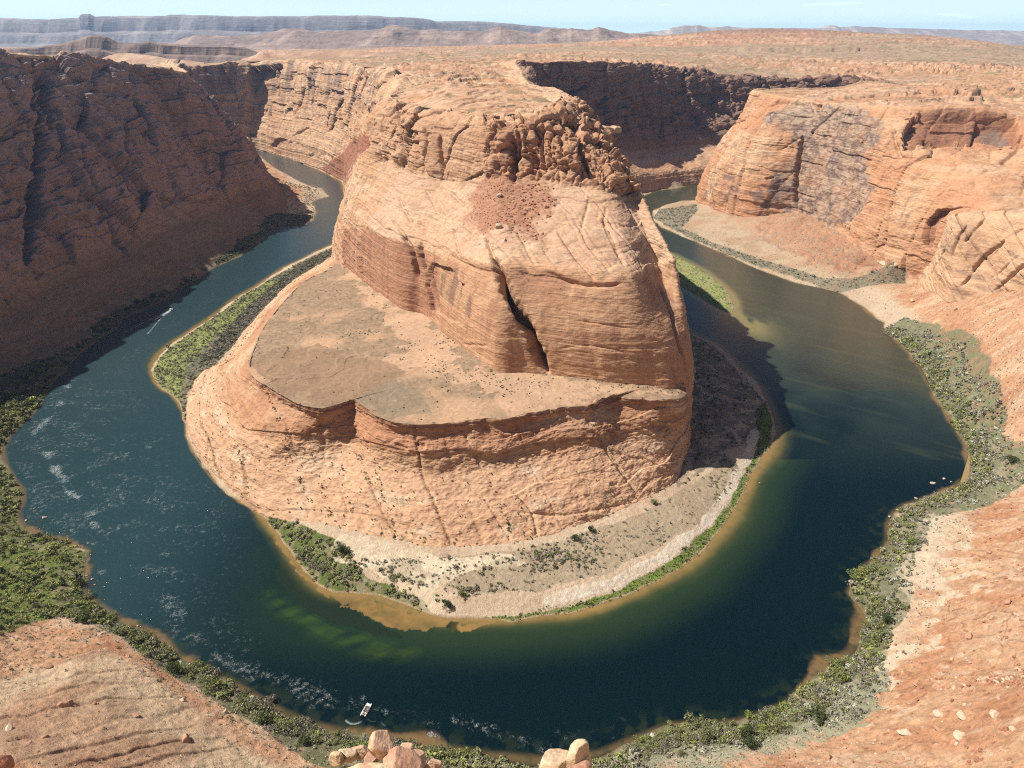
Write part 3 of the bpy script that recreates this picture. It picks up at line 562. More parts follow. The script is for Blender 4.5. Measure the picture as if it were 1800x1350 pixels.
# ---------------------------------------------------------------- rock relief and colour
RK_T = np.array([.575, .37, .228]); RK_O = np.array([.525, .300, .172]); RK_R = np.array([.36, .17, .095]); RK_P = np.array([.62, .44, .30]); RK_D = np.array([.15, .095, .075]); RK_V = np.array([.205, .155, .135])
def outward(G, cen=None):
    n = normals(G)
    s = np.sign((n * (np.array([0, 0, CAMZ + 400]) - G)).sum(2).mean()) or 1
    return n * s
def relief(G, N_, amp=1.0, lay=1.0, jn=1.0, seed=0, js=1.0, jdir=(.83, .55)):
    x, y, z = G[..., 0], G[..., 1], G[..., 2]
    big = fbm(x, y, z * .6, 70, 3, 100 + seed)
    d = 4.0 * amp * big + 1.6 * amp * fbm(x, y, z * 1.6, 17, 4, 110 + seed) + .85 * fbm(x, y, z * 1.8, 4.5, 4, 115 + seed, .62)
    w = 7 * fbm(x, y, z * .3, 130, 2, 120 + seed)
    steep = np.clip(1 - np.abs(N_[..., 2]), 0, 1)
    lz = z + w; l1 = layers(lz); l2 = layers(lz * 2.7 + 60)
    d = d + lay * (1.15 * l1 + .45 * l2) * (.35 + .65 * steep)
    q = (x * jdir[0] + y * jdir[1]) * js + 5 * fbm(x, y, z * .5, 60, 3, 130 + seed) + z * .12
    j = joints(q) * sstep(-.25, .25, fbm(x, y, z, 55, 2, 140 + seed) + .12)
    d = d - jn * 2.6 * j
    cb = layers((z * 1.1 + .35 * x + .2 * y + 22 * fbm(x, y, z * .8, 48, 3, 145 + seed)) * 1.6 + 20); d = d + .30 * cb
    l2 = .6 * l2 + .6 * cb
    return d, l1, l2, j, big, q
def rockcol(G, l1, l2, big, seed=0, tint=None):
    x, y, z = G[..., 0], G[..., 1], G[..., 2]
    a = fbm(x, y, z, 45, 4, 150 + seed); b = fbm(x, y, z * 4, 14, 4, 160 + seed); c = fbm(x, y, z, 3.5, 3, 170 + seed)
    col = np.zeros(G.shape, np.float32) + RK_T
    col = mix(col, RK_O, sstep(-.2, .35, a)); col = mix(col, RK_P, sstep(.1, .55, l1) * .35); col = mix(col, RK_R, sstep(.25, .7, -l2) * .2 + sstep(.2, .6, b) * .35)
    n_ = np.abs(normals(G)[..., 2]); st_ = 1 - sstep(.55, .85, n_)
    col = mix(col, [.255, .150, .108], st_ * sstep(.05, .45, fbm(x, y, z * .10, 7, 4, 176 + seed)) * .5)
    col = mix(col, [.30, .175, .115], sstep(.22, .55, fbm(x, y, z * 1.5, 24, 5, 178 + seed, .6)) * .45); col = mix(col, [.66, .50, .36], sstep(.28, .6, fbm(x, y, z * 2.2, 11, 4, 179 + seed)) * .4)
    return col * (1 + .20 * c[..., None] + .11 * l2[..., None])
def px_mask(G, poly, wob=0.0, seed=0):
    """a traced patch of the surface; edges broken by noise on the surface itself"""
    sx, sy = proj(G[..., 0], G[..., 1], G[..., 2])
    if wob:
        x, y, z = G[..., 0], G[..., 1], G[..., 2]
        sx = sx + wob * fbm(x, y, z, 9, 3, 180 + seed); sy = sy + wob * fbm(x, y, z, 9, 3, 190 + seed)
    return inpoly(sx, sy, poly).astype(np.float32)
def streaks(G, s=5.0, seed=0):
    x, y, z = G[..., 0], G[..., 1], G[..., 2]
    return fbm(x, y, z * .06, s, 4, 200 + seed)
def carve(G, N_, d, cuts, uwin=None):
    """cuts: (traced points, width m, depth m)"""
    cmask = np.zeros(d.shape, np.float32)
    for pix, w, dep in cuts:
        line = px_to_surf(G, pix); line = crv(line, 4) if len(line) > 2 else line
        lo = line.min(0) - 3 * w; hi_ = line.max(0) + 3 * w
        bb = ((G > lo) & (G < hi_)).all(2); ii, jj = np.where(bb)
        if len(ii) == 0: continue
        sub = G[ii, jj][:, None, :]; dd, tt = dist3(sub, line); dd = dd[:, 0]; tt = tt[:, 0]
        dd = dd * (1 + .35 * vn(sub[:, 0, 0] / 4, sub[:, 0, 1] / 4, sub[:, 0, 2] / 4, 8)); taper = np.minimum(1, np.minimum(tt, 1 - tt) * 6 + .25)
        g_ = np.exp(-(dd / (w * (.4 + .6 * taper))) ** 2)
        d[ii, jj] -= dep * g_ * taper; cmask[ii, jj] = np.maximum(cmask[ii, jj], g_)
    return cmask
def blocks(G, sx_, sz_, seed, sharp=.30):
    x, y, z = G[..., 0], G[..., 1], G[..., 2]
    wx_ = 3 * fbm(x, y, z, 14, 2, 210 + seed)
    f1, f2, c = worley((x + wx_) / sx_, (y + wx_) / sx_, (z - wx_) / sz_, seed); e = np.clip((f2 - f1) / sharp, 0, 1)
    return np.sqrt(1 - (1 - e) ** 2) , c
def jointed(G, s_, zs, seed, bedk=1.0):
    """vertical joints cut the rock into columns; bedding breaks each column into ledges of its own"""
    x, y, z = G[..., 0], G[..., 1], G[..., 2]
    wx_ = .22 * s_ * fbm(x, y, z, s_ * 1.1, 2, 250 + seed); wy_ = .22 * s_ * fbm(x, y, z, s_ * 1.1, 2, 252 + seed)
    f1, f2, c = worley((x + wx_) / s_, (y + wy_) / s_, z / (s_ * zs), seed); e = np.clip((f2 - f1) / .13, 0, 1); e = 1 - (1 - e) ** 2
    bed = layers(z * bedk + c * 230 + 2.0 * fbm(x, y, z, 25, 2, 254 + seed))
    return 5.0 * c + 2.6 * bed + 2.2 * e - 2.2, c
def masked(fn, G, m, *a):
    ii, jj = np.where(m > 0.003); out = np.zeros(m.shape, np.float32); c = out.copy()
    if len(ii):
        r, cc_ = fn(G[ii, jj][:, None, :], *a); out[ii, jj] = r[:, 0]; c[ii, jj] = cc_[:, 0]
    return out, c

# --- slickrock bench
Nn = outward(GD); x, y, z = GD[..., 0], GD[..., 1], GD[..., 2]; VV = np.broadcast_to(vD[None, :], x.shape)
d, l1, l2, j, big, q = relief(GD, Nn, .55, .35, .0, 1)
d += .9 * layers(z * .9 + 12 * fbm(x, y, z * .4, 60, 2, 7) + 70) * (VV < 6.5) + 1.25 * fbm(x, y, z * 2, 9, 5, 8, .66) * (VV < 6.5); onb = sstep(6.7, 7.2, VV); upf = sstep(3.2, 4.6, VV) * (1 - onb)
bst = sstep(-90, -150, x) ; d = d * (1 - .7 * onb) + onb * (.4 * bst * layers(20 * fbm(x, y, 0 * z, 40, 3, 19) + x * .12 + 44) + .35 * fbm(x, y, 0 * z, 6, 4, 20)); jj_ = joints((x * .88 + y * .47) * .62 + 4 * fbm(x, y, z, 70, 2, 5) + 333) * sstep(-.3, .1, fbm(x, y, z, 60, 2, 6) + .2) * (1 - onb)
jj_ = jj_ * sstep(60, 0, x); d -= 1.5 * jj_
edge_w = fbm(x, y, 0 * z, 20, 4, 9)
jit = (3.2 * edge_w + 2.0 * fbm(x, y, 0 * z, 6, 3, 10)) * np.exp(-((VV - 7) / 1.3) ** 2)
cr_ = carve(GD, Nn, d, [([(326,765),(345,800)],1.2,3),([(366,760),(363,828)],1.0,2.4),([(424,800),(434,880)],1.2,2.8),([(402,780),(412,872)],.9,1.6),([(505,745),(545,905)],1.6,1.8),([(563,740),(572,800)],3,2.4),
  ([(575,790),(615,905)],1.0,1.2),([(625,775),(660,870),(692,938)],1.3,1.6),([(618,750),(628,778)],3.2,3.6),([(815,760),(850,830)],1.0,1.4),([(848,870),(900,955)],1.0,1.3),([(900,860),(935,900),(945,950)],1.0,1.2),
  ([(1030,735),(1065,790),(1095,830),(1118,862)],1.3,1.8),([(1085,700),(1040,716)],3,5),([(730,778),(748,786)],1.8,3),([(695,780),(718,790)],1.2,2),([(690,850),(830,845)],1.2,.8),([(900,900),(1000,905),(1100,885)],1.2,1.0)])
GDn = GD + Nn * d[..., None]; GDn[..., :2] += jit[..., None] * np.array([.25, -.97]) * (1 - .0 * onb[..., None]) * (x[..., None] > -215)
col = rockcol(GD, l1, l2, big, 1)
col = mix(col, [.43, .205, .115], upf * sstep(-.5, .2, fbm(x, y, z, 25, 3, 12)) * .75)
apron = 1 - sstep(2.8, 3.6, VV); col = mix(col, [.60, .37, .235], apron * .75 * sstep(-.6, .3, big + .3)); col = mix(col, [.64,.47,.33], apron * sstep(.1,.45,fbm(x, y, z*3, 18, 4, 13))*.8)
bc = np.array([.31, .215, .14]) * (1 + .30 * fbm(x, y, 0 * z, 3, 3, 14)[..., None]); bc = mix(bc, [.50, .32, .20], sstep(-.05, .5, fbm(x, y, 0 * z, 34, 4, 15)))
bc = mix(bc, [.56, .36, .235], px_mask(GD, [(700,545),(745,560),(800,600),(800,640),(950,660),(1190,690),(1080,700),(900,735),(860,690),(760,640),(700,650),(640,660),(720,610),(690,570),(600,470)], 26, 1) * .7)
bc = mix(bc, [.27, .175, .11], px_mask(GD, [(437,640),(470,620),(560,605),(690,640),(715,655),(640,700),(570,716),(500,695)], 6, 2) * .75)
bc = mix(bc, [.235, .19, .13], px_mask(GD, [(625,702),(690,665),(735,685),(760,725),(690,735)], 6, 3) * .6)
track = 1 - sstep(0, .05, np.abs(fbm(x, y, 0 * z, 26, 2, 16))); bc = mix(bc, [.56, .41, .28], track * .22)
b_ = onb[..., None]; col = col * (1 - b_) + bc * b_
edgeband = np.exp(-((VV - 6.55) / .28) ** 2) * sstep(-215, -150, x); col = mix(col, [.23, .125, .085], edgeband * .6)
col = mix(col, [.62,.45,.32], np.exp(-((VV - 7.12) / .13) ** 2) * .6)
col = mix(col, [.14, .12, .06], sstep(.45, .9, jj_ + .3 * fbm(x, y, z, 4, 2, 18)) * .5 * (VV < 5))
foot = sstep(1.35, 1.0, VV); col = mix(col, [.24,.14,.09], foot * (x < -180) * .6)
DOME_M = (GDn, col)

# --- butte and neck walls
Nn = outward(GB); x, y, z = GB[..., 0], GB[..., 1], GB[..., 2]; UU = np.broadcast_to(uB[:, None], x.shape) - 1; VV = np.broadcast_to(vB[None, :], x.shape)
d, l1, l2, j, big, q = relief(GB, Nn, 1.0, .6, .8, 3, .55)
front = sstep(7.5, 8.5, UU) * (1 - sstep(17.2, 18.0, UU)); low = (1 - sstep(1.9, 2.2, VV)) * front; midz = sstep(2.1, 2.6, VV) * (1 - sstep(4.8, 5.3, VV)) * front
crag = sstep(4.9, 5.2, VV) * (1 - sstep(8.3, 9.2, VV)); top = sstep(7.9, 8.6, VV)
d = d * (1 - .55 * low - .3 * midz)
wallb = (1 - sstep(5.5, 6.5, UU)) + sstep(19, 20.5, UU); d += wallb * 9 * fbm(x, y, z * .25, 80, 4, 23)
rcr = sstep(11.3, 12.2, UU) * (1 - sstep(18.5, 19.2, UU)) * sstep(5.0, 5.25, VV) * (1 - sstep(8.3, 9.0, VV))
lcr = sstep(7.0, 8.0, UU) * (1 - sstep(11.3, 12.2, UU)) * sstep(5.0, 5.4, VV) * (1 - sstep(8.6, 9.3, VV))
jA, jid = masked(jointed, GB, rcr, 20, 2.0, 31, .8); bk2, bid2 = masked(blocks, GB, rcr, 12, 21, 33, .42); bk3, bid3 = masked(blocks, GB, rcr, 5.5, 8.5, 34, .40); sel = sstep(-.1, .3, fbm(x, y, z, 30, 2, 240))
d += rcr * (1.15 * jA + 2.4 * bk2 + 3.0 * bid2 - 3.6 + (.2 + .8 * sel) * (1.6 * bk3 + 1.1 * bid3 - .9) + .5 * fbm(x, y, z, 5, 3, 241))
jC, _ = masked(jointed, GB, lcr, 38, 2.5, 35, .7); jD, _ = masked(jointed, GB, lcr, 12, 1.6, 36, 1.2); bigb = px_mask(GB, [(735,212),(780,203),(850,204),(856,250),(850,300),(805,318),(752,306),(738,262)], 3, 55); d += lcr * (1 - .6 * bigb) * (.95 * jC + .3 * jD); d = d * (1 - .3 * bigb * lcr) + 2.2 * bigb * lcr
farr = sstep(19.5, 20.8, UU) * sstep(2.6, 4, VV) * (1 - sstep(7.5, 8.1, VV)); jE, _ = masked(jointed, GB, farr, 42, 4, 37, .5); jF, _ = masked(jointed, GB, farr, 15, 3, 39, .9); d += farr * (1.9 * jE + .8 * jF)
fl = (1 - sstep(5.5, 6.2, UU)) * sstep(1.0, 3, VV) * (1 - sstep(8.3, 9, VV)); jG, _ = masked(jointed, GB, fl, 75, 5, 38, .5); jH, _ = masked(jointed, GB, fl, 22, 4, 40, .8); d += fl * (1.15 * jG + .14 * jH)
jM, _ = masked(jointed, GB, midz, 26, .8, 47, .5); jN, _ = masked(jointed, GB, midz, 11, .7, 48, .8); d += midz * .12 * jM
q3 = (x * .92 + y * .40) * .72 + 7 * fbm(x, y, z * .5, 55, 3, 246) + 700; jq = joints(q3); rb = joints(q3 - 3) * .5 + joints(q3 + 3) * .5
d += midz * (-2.6 * jq * sstep(-.4, .1, fbm(x, y, z, 40, 2, 247) + .15) - 1.2 * rb + 1.3 * layers(z * .75 + 4 * fbm(x, y, z, 30, 2, 248) + 11) + 1.6 * fbm(x, y, z, 22, 3, 249))
ledge = .0 * front * (2.2 * np.exp(-((VV - 2.12) / .10) ** 2) - 2.2 * np.exp(-((VV - 1.86) / .09) ** 2)); d += ledge * (1 + 2.2 * fbm(x, y, z, 25, 2, 25))
capl = sstep(7.7, 8.2, VV); d += capl * 1.9 * layers(z * 1.6 + 50 + 3 * fbm(x, y, z, 30, 3, 26)) + capl * 1.6 * fbm(x, y, z, 9, 4, 27)
TAL = [(862,300),(885,312),(905,320),(948,322),(966,332),(976,352),(972,378),(962,384),(952,372),(938,385),(936,398),(946,412),(958,424),(938,420),(915,418),(898,408),(888,398),(872,404),(858,416),(846,412),(840,398),(826,398),(815,404),(818,384),(830,372),(834,358),(822,350),(832,332),(848,315)]
tal = sum(px_mask(GB, TAL, w_, s_) for w_, s_ in ((5, 5), (14, 51), (24, 52), (34, 53))) / 4 * front
tal2 = px_mask(GB, [(560,300),(600,268),(640,235),(652,255),(620,290),(608,322),(585,318)], 8, 7)
f1_, f2_, cd_ = worley(x / 1.7, y / 1.7, z / 1.7, 41); d = d * (1 - .6 * tal) + tal * (1.0 + .5 * (1 - f1_) * (cd_ > .1) + 1.2 * fbm(x, y, z, 5, 3, 28))
cuts = [([(905,200),(912,240),(908,285)],1.8,6),([(955,215),(948,262),(955,300)],1.8,6),([(985,225),(990,270)],1.6,5),([(1020,250),(1030,300)],1.8,5),([(925,290),(1000,300)],1.2,3),([(650,215),(648,262)],1.8,5),([(678,205),(672,250)],1.8,5),([(715,240),(718,290)],2.0,5),([(866,452),(885,492),(905,530),(925,572),(945,620),(962,654)],2.9,26),([(855,418),(866,450)],1.6,5),([(708,412),(722,440),(735,490)],2.4,7),([(738,425),(745,470),(760,520),(765,545)],2.6,9),([(690,388),(712,415)],1.3,3),
  ([(700,345),(716,380),(724,388)],1.6,2.6),([(740,318),(758,350),(774,388)],1.3,1.8),([(790,335),(815,360)],1.5,2.6),([(980,410),(1008,445),(1030,470),(1046,492)],1.5,3.2),([(1062,390),(1082,430),(1098,470)],1.2,2.2),
  ([(1035,350),(1020,415)],1.0,1.4),([(1065,365),(1062,400),(1090,455)],1.0,1.6),([(955,440),(985,480)],1.0,1.6),([(795,400),(808,450)],1.2,2.0),([(645,400),(650,415)],1.6,3.5),([(776,240),(780,300)],2.2,8),([(710,235),(705,200),(735,188)],2.5,6),([(742,290),(752,250),(748,228)],2.0,4),
  ([(1158,500),(1175,540),(1190,590),(1200,625)],1.8,4),([(1182,640),(1190,680)],1.2,2),([(900,232),(905,325)],2.5,8),([(868,215),(872,300)],2.0,6),([(935,262),(940,320)],2.0,6),([(880,195),(905,200)],3,4),([(600,395),(604,460)],2,4),
  ([(812,605),(850,608),(920,605)],1.2,.9),([(830,553),(900,568)],1.0,.7),([(1010,562),(1090,575),(1170,583)],.9,.8),([(985,612),(1060,610),(1180,645)],.9,.8),([(800,455),(845,475),(870,476)],1.2,1.6),([(960,478),(1020,500),(1080,500),(1130,494)],1.6,2.6)]
cr1 = carve(GB, Nn, d, cuts)
hol = px_mask(GB, [(755,460),(790,470),(815,500),(810,530),(825,560),(810,575),(780,560),(760,545),(748,500)], 5, 8); d -= hol * 3.5
hol2 = px_mask(GB, [(915,478),(1010,492),(1000,520),(985,505),(935,500)], 5, 9); d -= hol2 * 1.0
alc = px_mask(GB, [(440,113),(498,111),(492,168),(466,188),(450,243),(428,240),(432,180)], 3, 44) * (1 - sstep(7.3, 7.8, VV)); d -= 26 * alc; alc2 = px_mask(GB, [(480,258),(484,246),(495,242),(508,246),(496,250),(488,260)], 1, 45); d -= 10 * alc2
for_cr = carve(GB, Nn, d, [([(551,140),(550,170),(544,185)],3,14),([(650,140),(640,170),(632,225)],4,16),([(600,190),(604,235)],3,10),([(585,195),(575,225)],3,8),([(545,222),(515,240)],2.5,6)])
GBn = GB + Nn * d[..., None]
col = rockcol(GB, l1, l2, big, 3)
col = mix(col, [.52, .295, .17], low * .65); col = mix(col, [.58, .385, .275], midz * (.3 + .4 * sstep(-.1, .4, fbm(x * .5, y, z, 20, 3, 29))))
col = mix(col, [.46, .25, .15], np.clip(rcr + .6 * lcr, 0, 1) * .7); col = mix(col, [.34, .17, .11], rcr * sstep(.0, .6, fbm(x, y, z, 10, 3, 242)) * .5)
stv = streaks(GB, 6, 1); col = mix(col, [.34, .165, .11], low * sstep(.05, .45, stv) * .5); col = mix(col, [.36, .17, .11], px_mask(GB, [(602,400),(640,405),(720,430),(765,470),(765,560),(700,545),(620,490),(600,460)], 6, 11) * (.45 + .4 * sstep(-.2, .4, stv)))
col = mix(col, [.40, .205, .13], low * (sstep(1.25, 1.75, VV)) * sstep(-.3, .3, fbm(x, y, z, 16, 3, 30)) * .6)
dk = px_mask(GB, [(770,470),(810,470),(830,520),(825,560),(790,540),(765,520)], 6, 12) * sstep(-.2, .3, stv); col = mix(col, [.23, .15, .11], dk * .7)
col = mix(col, [.36, .17, .105], tal * (.75 + .25 * vn(x / 2, y / 2, z / 2, 3))); col = mix(col, [.48, .27, .18], tal * (f1_ < .25) * (cd_ > .5) * .6); col = mix(col, [.30, .12, .075], tal2 * .85)
var = streaks(GB, 16, 2); fm = (1 - sstep(5.2, 6.0, UU)) * sstep(4.2, 5.0, VV) * (1 - sstep(7.8, 8.2, VV)); col = mix(col, RK_V, fm * sstep(-.15, .3, var) * .7)
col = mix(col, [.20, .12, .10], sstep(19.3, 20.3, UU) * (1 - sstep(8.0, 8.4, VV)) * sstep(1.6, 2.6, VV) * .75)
col = mix(col, [.57, .375, .235], top * .7 * sstep(-.5, .2, fbm(x, y, z, 50, 3, 35))); col = mix(col, [.33, .20, .12], top * sstep(.2, .6, fbm(x, y, z * 3, 12, 4, 36)) * .6)
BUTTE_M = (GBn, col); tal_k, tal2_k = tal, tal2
print("butte", time.time() - T0)

# --- right wall
Nn = outward(GR); x, y, z = GR[..., 0], GR[..., 1], GR[..., 2]; UU = np.broadcast_to(uR[:, None], x.shape); VV = np.broadcast_to(vR[None, :], x.shape) - 1
d, l1, l2, j, big, q = relief(GR, Nn, 1.1, .35, .4, 5, .45)
face = 1 - sstep(3.6, 4.2, VV); d += face * (4 * fbm(x, y, z * .4, 45, 3, 43)); jA, _ = masked(jointed, GR, face * sstep(2.5, 3.0, UU), 62, 3.5, 45, .45); jB, _ = masked(jointed, GR, face * sstep(2.5, 3.0, UU), 17, 3, 46, .9); d += face * (.55 * jA + .16 * jB * sstep(-.1, .3, fbm(x, y, z, 50, 2, 44)) + 2.2 * fbm(x, y, z, 26, 3, 42))
ALC = [(1590,262),(1585,235),(1600,205),(1640,185),(1700,183),(1740,195),(1790,200),(1800,262),(1720,255),(1660,258)]
al = px_mask(GR, ALC, 13, 15) * (1 - sstep(3.55, 3.9, VV)); d -= 13 * al * (.7 + .3 * sstep(4.2, 3.2, VV))
al2 = px_mask(GR, [(1625,430),(1630,390),(1650,370),(1710,362),(1670,372),(1650,395),(1640,440)], 3, 16); d -= 9 * al2
cr1 = carve(GR, Nn, d, [([(1410,240),(1405,275),(1398,320),(1400,372)],3.0,16),([(1375,262),(1410,240)],2,2),([(1436,180),(1440,188),(1464,175)],5,13),([(1480,195),(1472,222)],1.8,4),([(1570,228),(1576,260),(1586,280)],2.4,6),([(1345,315),(1362,312)],2,4),
  ([(1318,172),(1310,200),(1302,220)],2,3),([(1430,180),(1438,190)],3,6),([(1280,352),(1276,375)],1.6,3),([(1570,222),(1560,290),(1545,330)],2,3),([(1360,180),(1420,186)],3,4),([(1760,290),(1790,265)],3,5)])
gd_ = np.sqrt((((GR + Nn * d[..., None]) - np.array([566, 912, 142])) ** 2).sum(2)); w_ = sstep(20, 11, gd_); d = d * (1 - w_) + np.median(d[gd_ < 20]) * w_
GRn = GR + Nn * d[..., None]
col = rockcol(GR, l1, l2, big, 5)
col = mix(col, [.50, .235, .125], face * sstep(-.5, .3, fbm(x, y, z, 60, 3, 47)) * .7)
VAR = [(1335,215),(1350,195),(1390,180),(1440,185),(1500,180),(1545,210),(1555,230),(1530,262),(1520,300),(1535,330),(1520,370),(1470,400),(1440,395),(1400,372),(1340,368),(1345,330),(1380,290),(1405,262),(1395,232),(1350,222)]
v1 = px_mask(GR, VAR, 16, 17); vs = streaks(GR, 9, 4); vb = fbm(x, y, z, 18, 4, 48)
col = mix(col, [.215, .15, .125], v1 * (.45 + .5 * sstep(-.3, .2, vb))); col = mix(col, [.48, .34, .245], v1 * sstep(.22, .36, np.abs(fbm(x + z * .4, y, z * 1.3, 12, 3, 49)) + .12) * .75)
col = mix(col, [.44, .35, .25], px_mask(GR, [(1380,185),(1410,190),(1410,218),(1385,222)], 3, 18) * sstep(-.1, .2, streaks(GR, 2.2, 6)) * .8); col = mix(col, [.42, .33, .25], px_mask(GR, [(1455,200),(1525,195),(1535,215),(1500,240),(1460,235)], 4, 19) * sstep(.0, .25, streaks(GR, 2.6, 7)) * .8)
col = mix(col, [.22, .145, .12], px_mask(GR, [(1225,340),(1300,300),(1390,330),(1395,370),(1340,380),(1260,370)], 12, 20) * sstep(.0, .35, vb) * .8)
col = mix(col, [.26, .12, .08], np.clip(al + al2, 0, 1) * .55); col = mix(col, [.22, .17, .145], px_mask(GR, [(1725,225),(1760,215),(1785,250),(1780,262),(1740,245)], 5, 21) * .7)
tp = sstep(3.8, 4.4, VV); col = mix(col, [.56, .35, .215], tp * .7); GOF = None
RIGHT_M = (GRn, col)
# fins at the right edge
Nn = outward(GF); x, y, z = GF[..., 0], GF[..., 1], GF[..., 2]
d, l1, l2, j, big, q = relief(GF, Nn, .7, .5, .0, 7)
qf = (x * .55 - y * .35 + z * .75) ; fn = joints(qf * 1.25 + 200 + 2 * fbm(x, y, z, 30, 2, 50)); d -= 4.2 * fn; d += 1.6 * fbm(x * .3, y * .3, z, 10, 3, 51)
carve(GF, Nn, d, [([(1668,455),(1680,425),(1700,395)],1.8,5),([(1712,478),(1735,445),(1760,425)],2.0,6),([(1790,450),(1740,490)],1.2,2.5),([(1655,470),(1690,400)],1,2),([(1650,495),(1700,420),(1732,384)],1.6,4),([(1690,503),(1750,440),(1795,402)],2.2,6),([(1745,512),(1805,462)],1.8,5),([(1630,485),(1660,440),(1672,400)],1.6,4)])
GFn = GF + Nn * d[..., None]; col = rockcol(GF, l1, l2, big, 7); col = mix(col, [.56, .36, .225], .5 + 0 * x); col = mix(col, [.27,.16,.12], sstep(.3,.9,fn)*.55); col = mix(col, [.20,.14,.115], sstep(.15,.4,fbm(x*.4+z, y*.4, z*.4, 9, 3, 53))*.4)
FIN_M = (GFn, col)

# --- left wall
Nn = outward(GL); x, y, z = GL[..., 0], GL[..., 1], GL[..., 2]; UU = np.broadcast_to(uL[:, None], x.shape); VV = np.broadcast_to(vL[None, :], x.shape)
d, l1, l2, j, big, q = relief(GL, Nn, 1.3, .45, 0, 9)
ap = 1 - sstep(1.0, 1.6, VV); up_ = 1 - ap
qq = y * .8 + z * .85 + 14 * fbm(x, y, z, 90, 3, 60); rib = joints(qq * .34 + 100); d += up_ * (VV < 4.2) * 5 * (((qq / 62 + .3 * big) % 1) - .5) * sstep(1, .85, (qq / 62 + .3 * big) % 1); d -= 6.5 * rib * up_ * (VV < 4.3); rib2 = joints(qq * 1.1 + 500); d -= 2.0 * rib2 * up_ * (VV < 4.2)
d += up_ * 9 * fbm(x, y, z * .35, 85, 3, 61); jA, _ = masked(jointed, GL, up_ * (VV < 4.6), 60, 6, 62, .4); jB, _ = masked(jointed, GL, up_ * (VV < 4.6), 19, 4, 63, .8); jC, _ = masked(jointed, GL, up_ * (VV < 4.6), 8, 2.5, 65, 1.3); d += up_ * sstep(4.5, 4.0, VV) * (2.0 * jA + .45 * jB + .12 * jC); d += ap * 2.2 * ridge(y * .8 + z * .5, z * .3, 0 * z, 26, 3, 66)
cr1 = carve(GL, Nn, d, [([(62,105),(66,150),(72,200),(78,260),(70,330),(58,400),(52,460)],6,20),([(78,120),(86,180),(95,220)],7,22),([(236,160),(248,200),(270,235)],5,10),([(120,240),(150,310),(190,380),(225,450)],3.5,8),([(215,215),(220,300),(240,340)],3,6),([(270,230),(300,270),(320,300)],3,6),([(300,225),(395,228)],2.5,4),([(340,245),(420,260)],2,3)])
jl = 5 * fbm(x, y, z * 2, 24, 4, 63) * np.exp(-((VV - 4.05) / .35) ** 2)
GLn = GL + Nn * (d + jl)[..., None]
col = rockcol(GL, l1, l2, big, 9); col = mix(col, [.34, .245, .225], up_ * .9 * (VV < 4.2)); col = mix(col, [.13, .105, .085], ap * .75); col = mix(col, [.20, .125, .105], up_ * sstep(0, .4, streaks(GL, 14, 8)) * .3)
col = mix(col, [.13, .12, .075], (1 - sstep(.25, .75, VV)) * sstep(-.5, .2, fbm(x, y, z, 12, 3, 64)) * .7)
col = mix(col, [.56, .40, .27], sstep(4.0, 4.3, VV) * .8)
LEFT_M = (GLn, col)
print("walls", time.time() - T0)

# --- plateau
M, N = int(1350 * RES), int(620 * RES)
Yp = 1 / np.linspace(1 / 640, 1 / 9000, N); Yp = np.concatenate([Yp, np.geomspace(9400, 22000, 10)]); N = len(Yp); A = np.linspace(-1.05, 1.05, M)
px_, py_ = A[:, None] * Yp[None, :], np.repeat(Yp[None, :], M, 0)
hp = Hrbf(px_, py_); flat = sstep(6500, 9000, py_); hp = hp * (1 - flat) + 205 * flat
POLB = list(RIM_B[:-1, :2] + inB[:-1] * 14) + [(1500, 1740), (2700, 1900), (3000, 2600), (70000, 12000), (70000, 70000), (-70000, 70000), (-70000, 12000), (-6000, 2400)]
POLR = list(RIM_R[:-1, :2] + inR[:-1] * 12) + [(2700, 1200), (2710, 2115), (1500, 2105), (930, 2080), (910, 1990), (880, 1850)]
POLL = list(RIM_L[:-1, :2] + inL[:-1] * 12) + [(-1600, 2230), (-6000, 2410), (-6000, -100), (-900, -100)]
kp = inpoly(px_, py_, POLB) | inpoly(px_, py_, POLR) | inpoly(px_, py_, POLL)
keep = kp[:-1, :-1] & kp[1:, 1:]
fade = 1 - sstep(2500, 7000, py_); nearp = 1 - sstep(1800, 3500, py_)
pn = fbm(px_, py_, 0 * px_, 160, 5, 300); pn2 = fbm(px_, py_, 0 * px_, 30, 4, 301); pn3 = fbm(px_, py_ * 1.2, 0 * px_, 9, 3, 302)
lay = layers(pn * 60 + (px_ * .02 + py_ * .045) + hp * .8); lay2 = layers(pn * 140 + pn2 * 14 + hp * 2 + 90)
scr = sstep(.05, .35, fbm(px_, py_, 0 * px_, 420, 3, 303))
rockm = sstep(-.15, .35, fbm(px_, py_ * .8, 0 * px_, 330, 4, 304) + .25 * (py_ < 2300) - .25 * ((py_ > 2300) & (py_ < 3400)) + .25 * (py_ > 3600))
hz_ = hp + (5 * pn + (3.2 + 1.3 * (py_ < 1900)) * lay * (.4 + rockm) + (py_ < 1900) * 1.3 * layers(pn * 90 + pn2 * 22 + hp + 33) + 1.5 * lay2 * rockm + 1.8 * pn2 + .6 * pn3 * nearp) * (1 - flat) + 7 * rockm * np.abs(pn2) * (py_ > 1500) * (1 - flat)
sxp, syp = proj(px_, py_, hp)
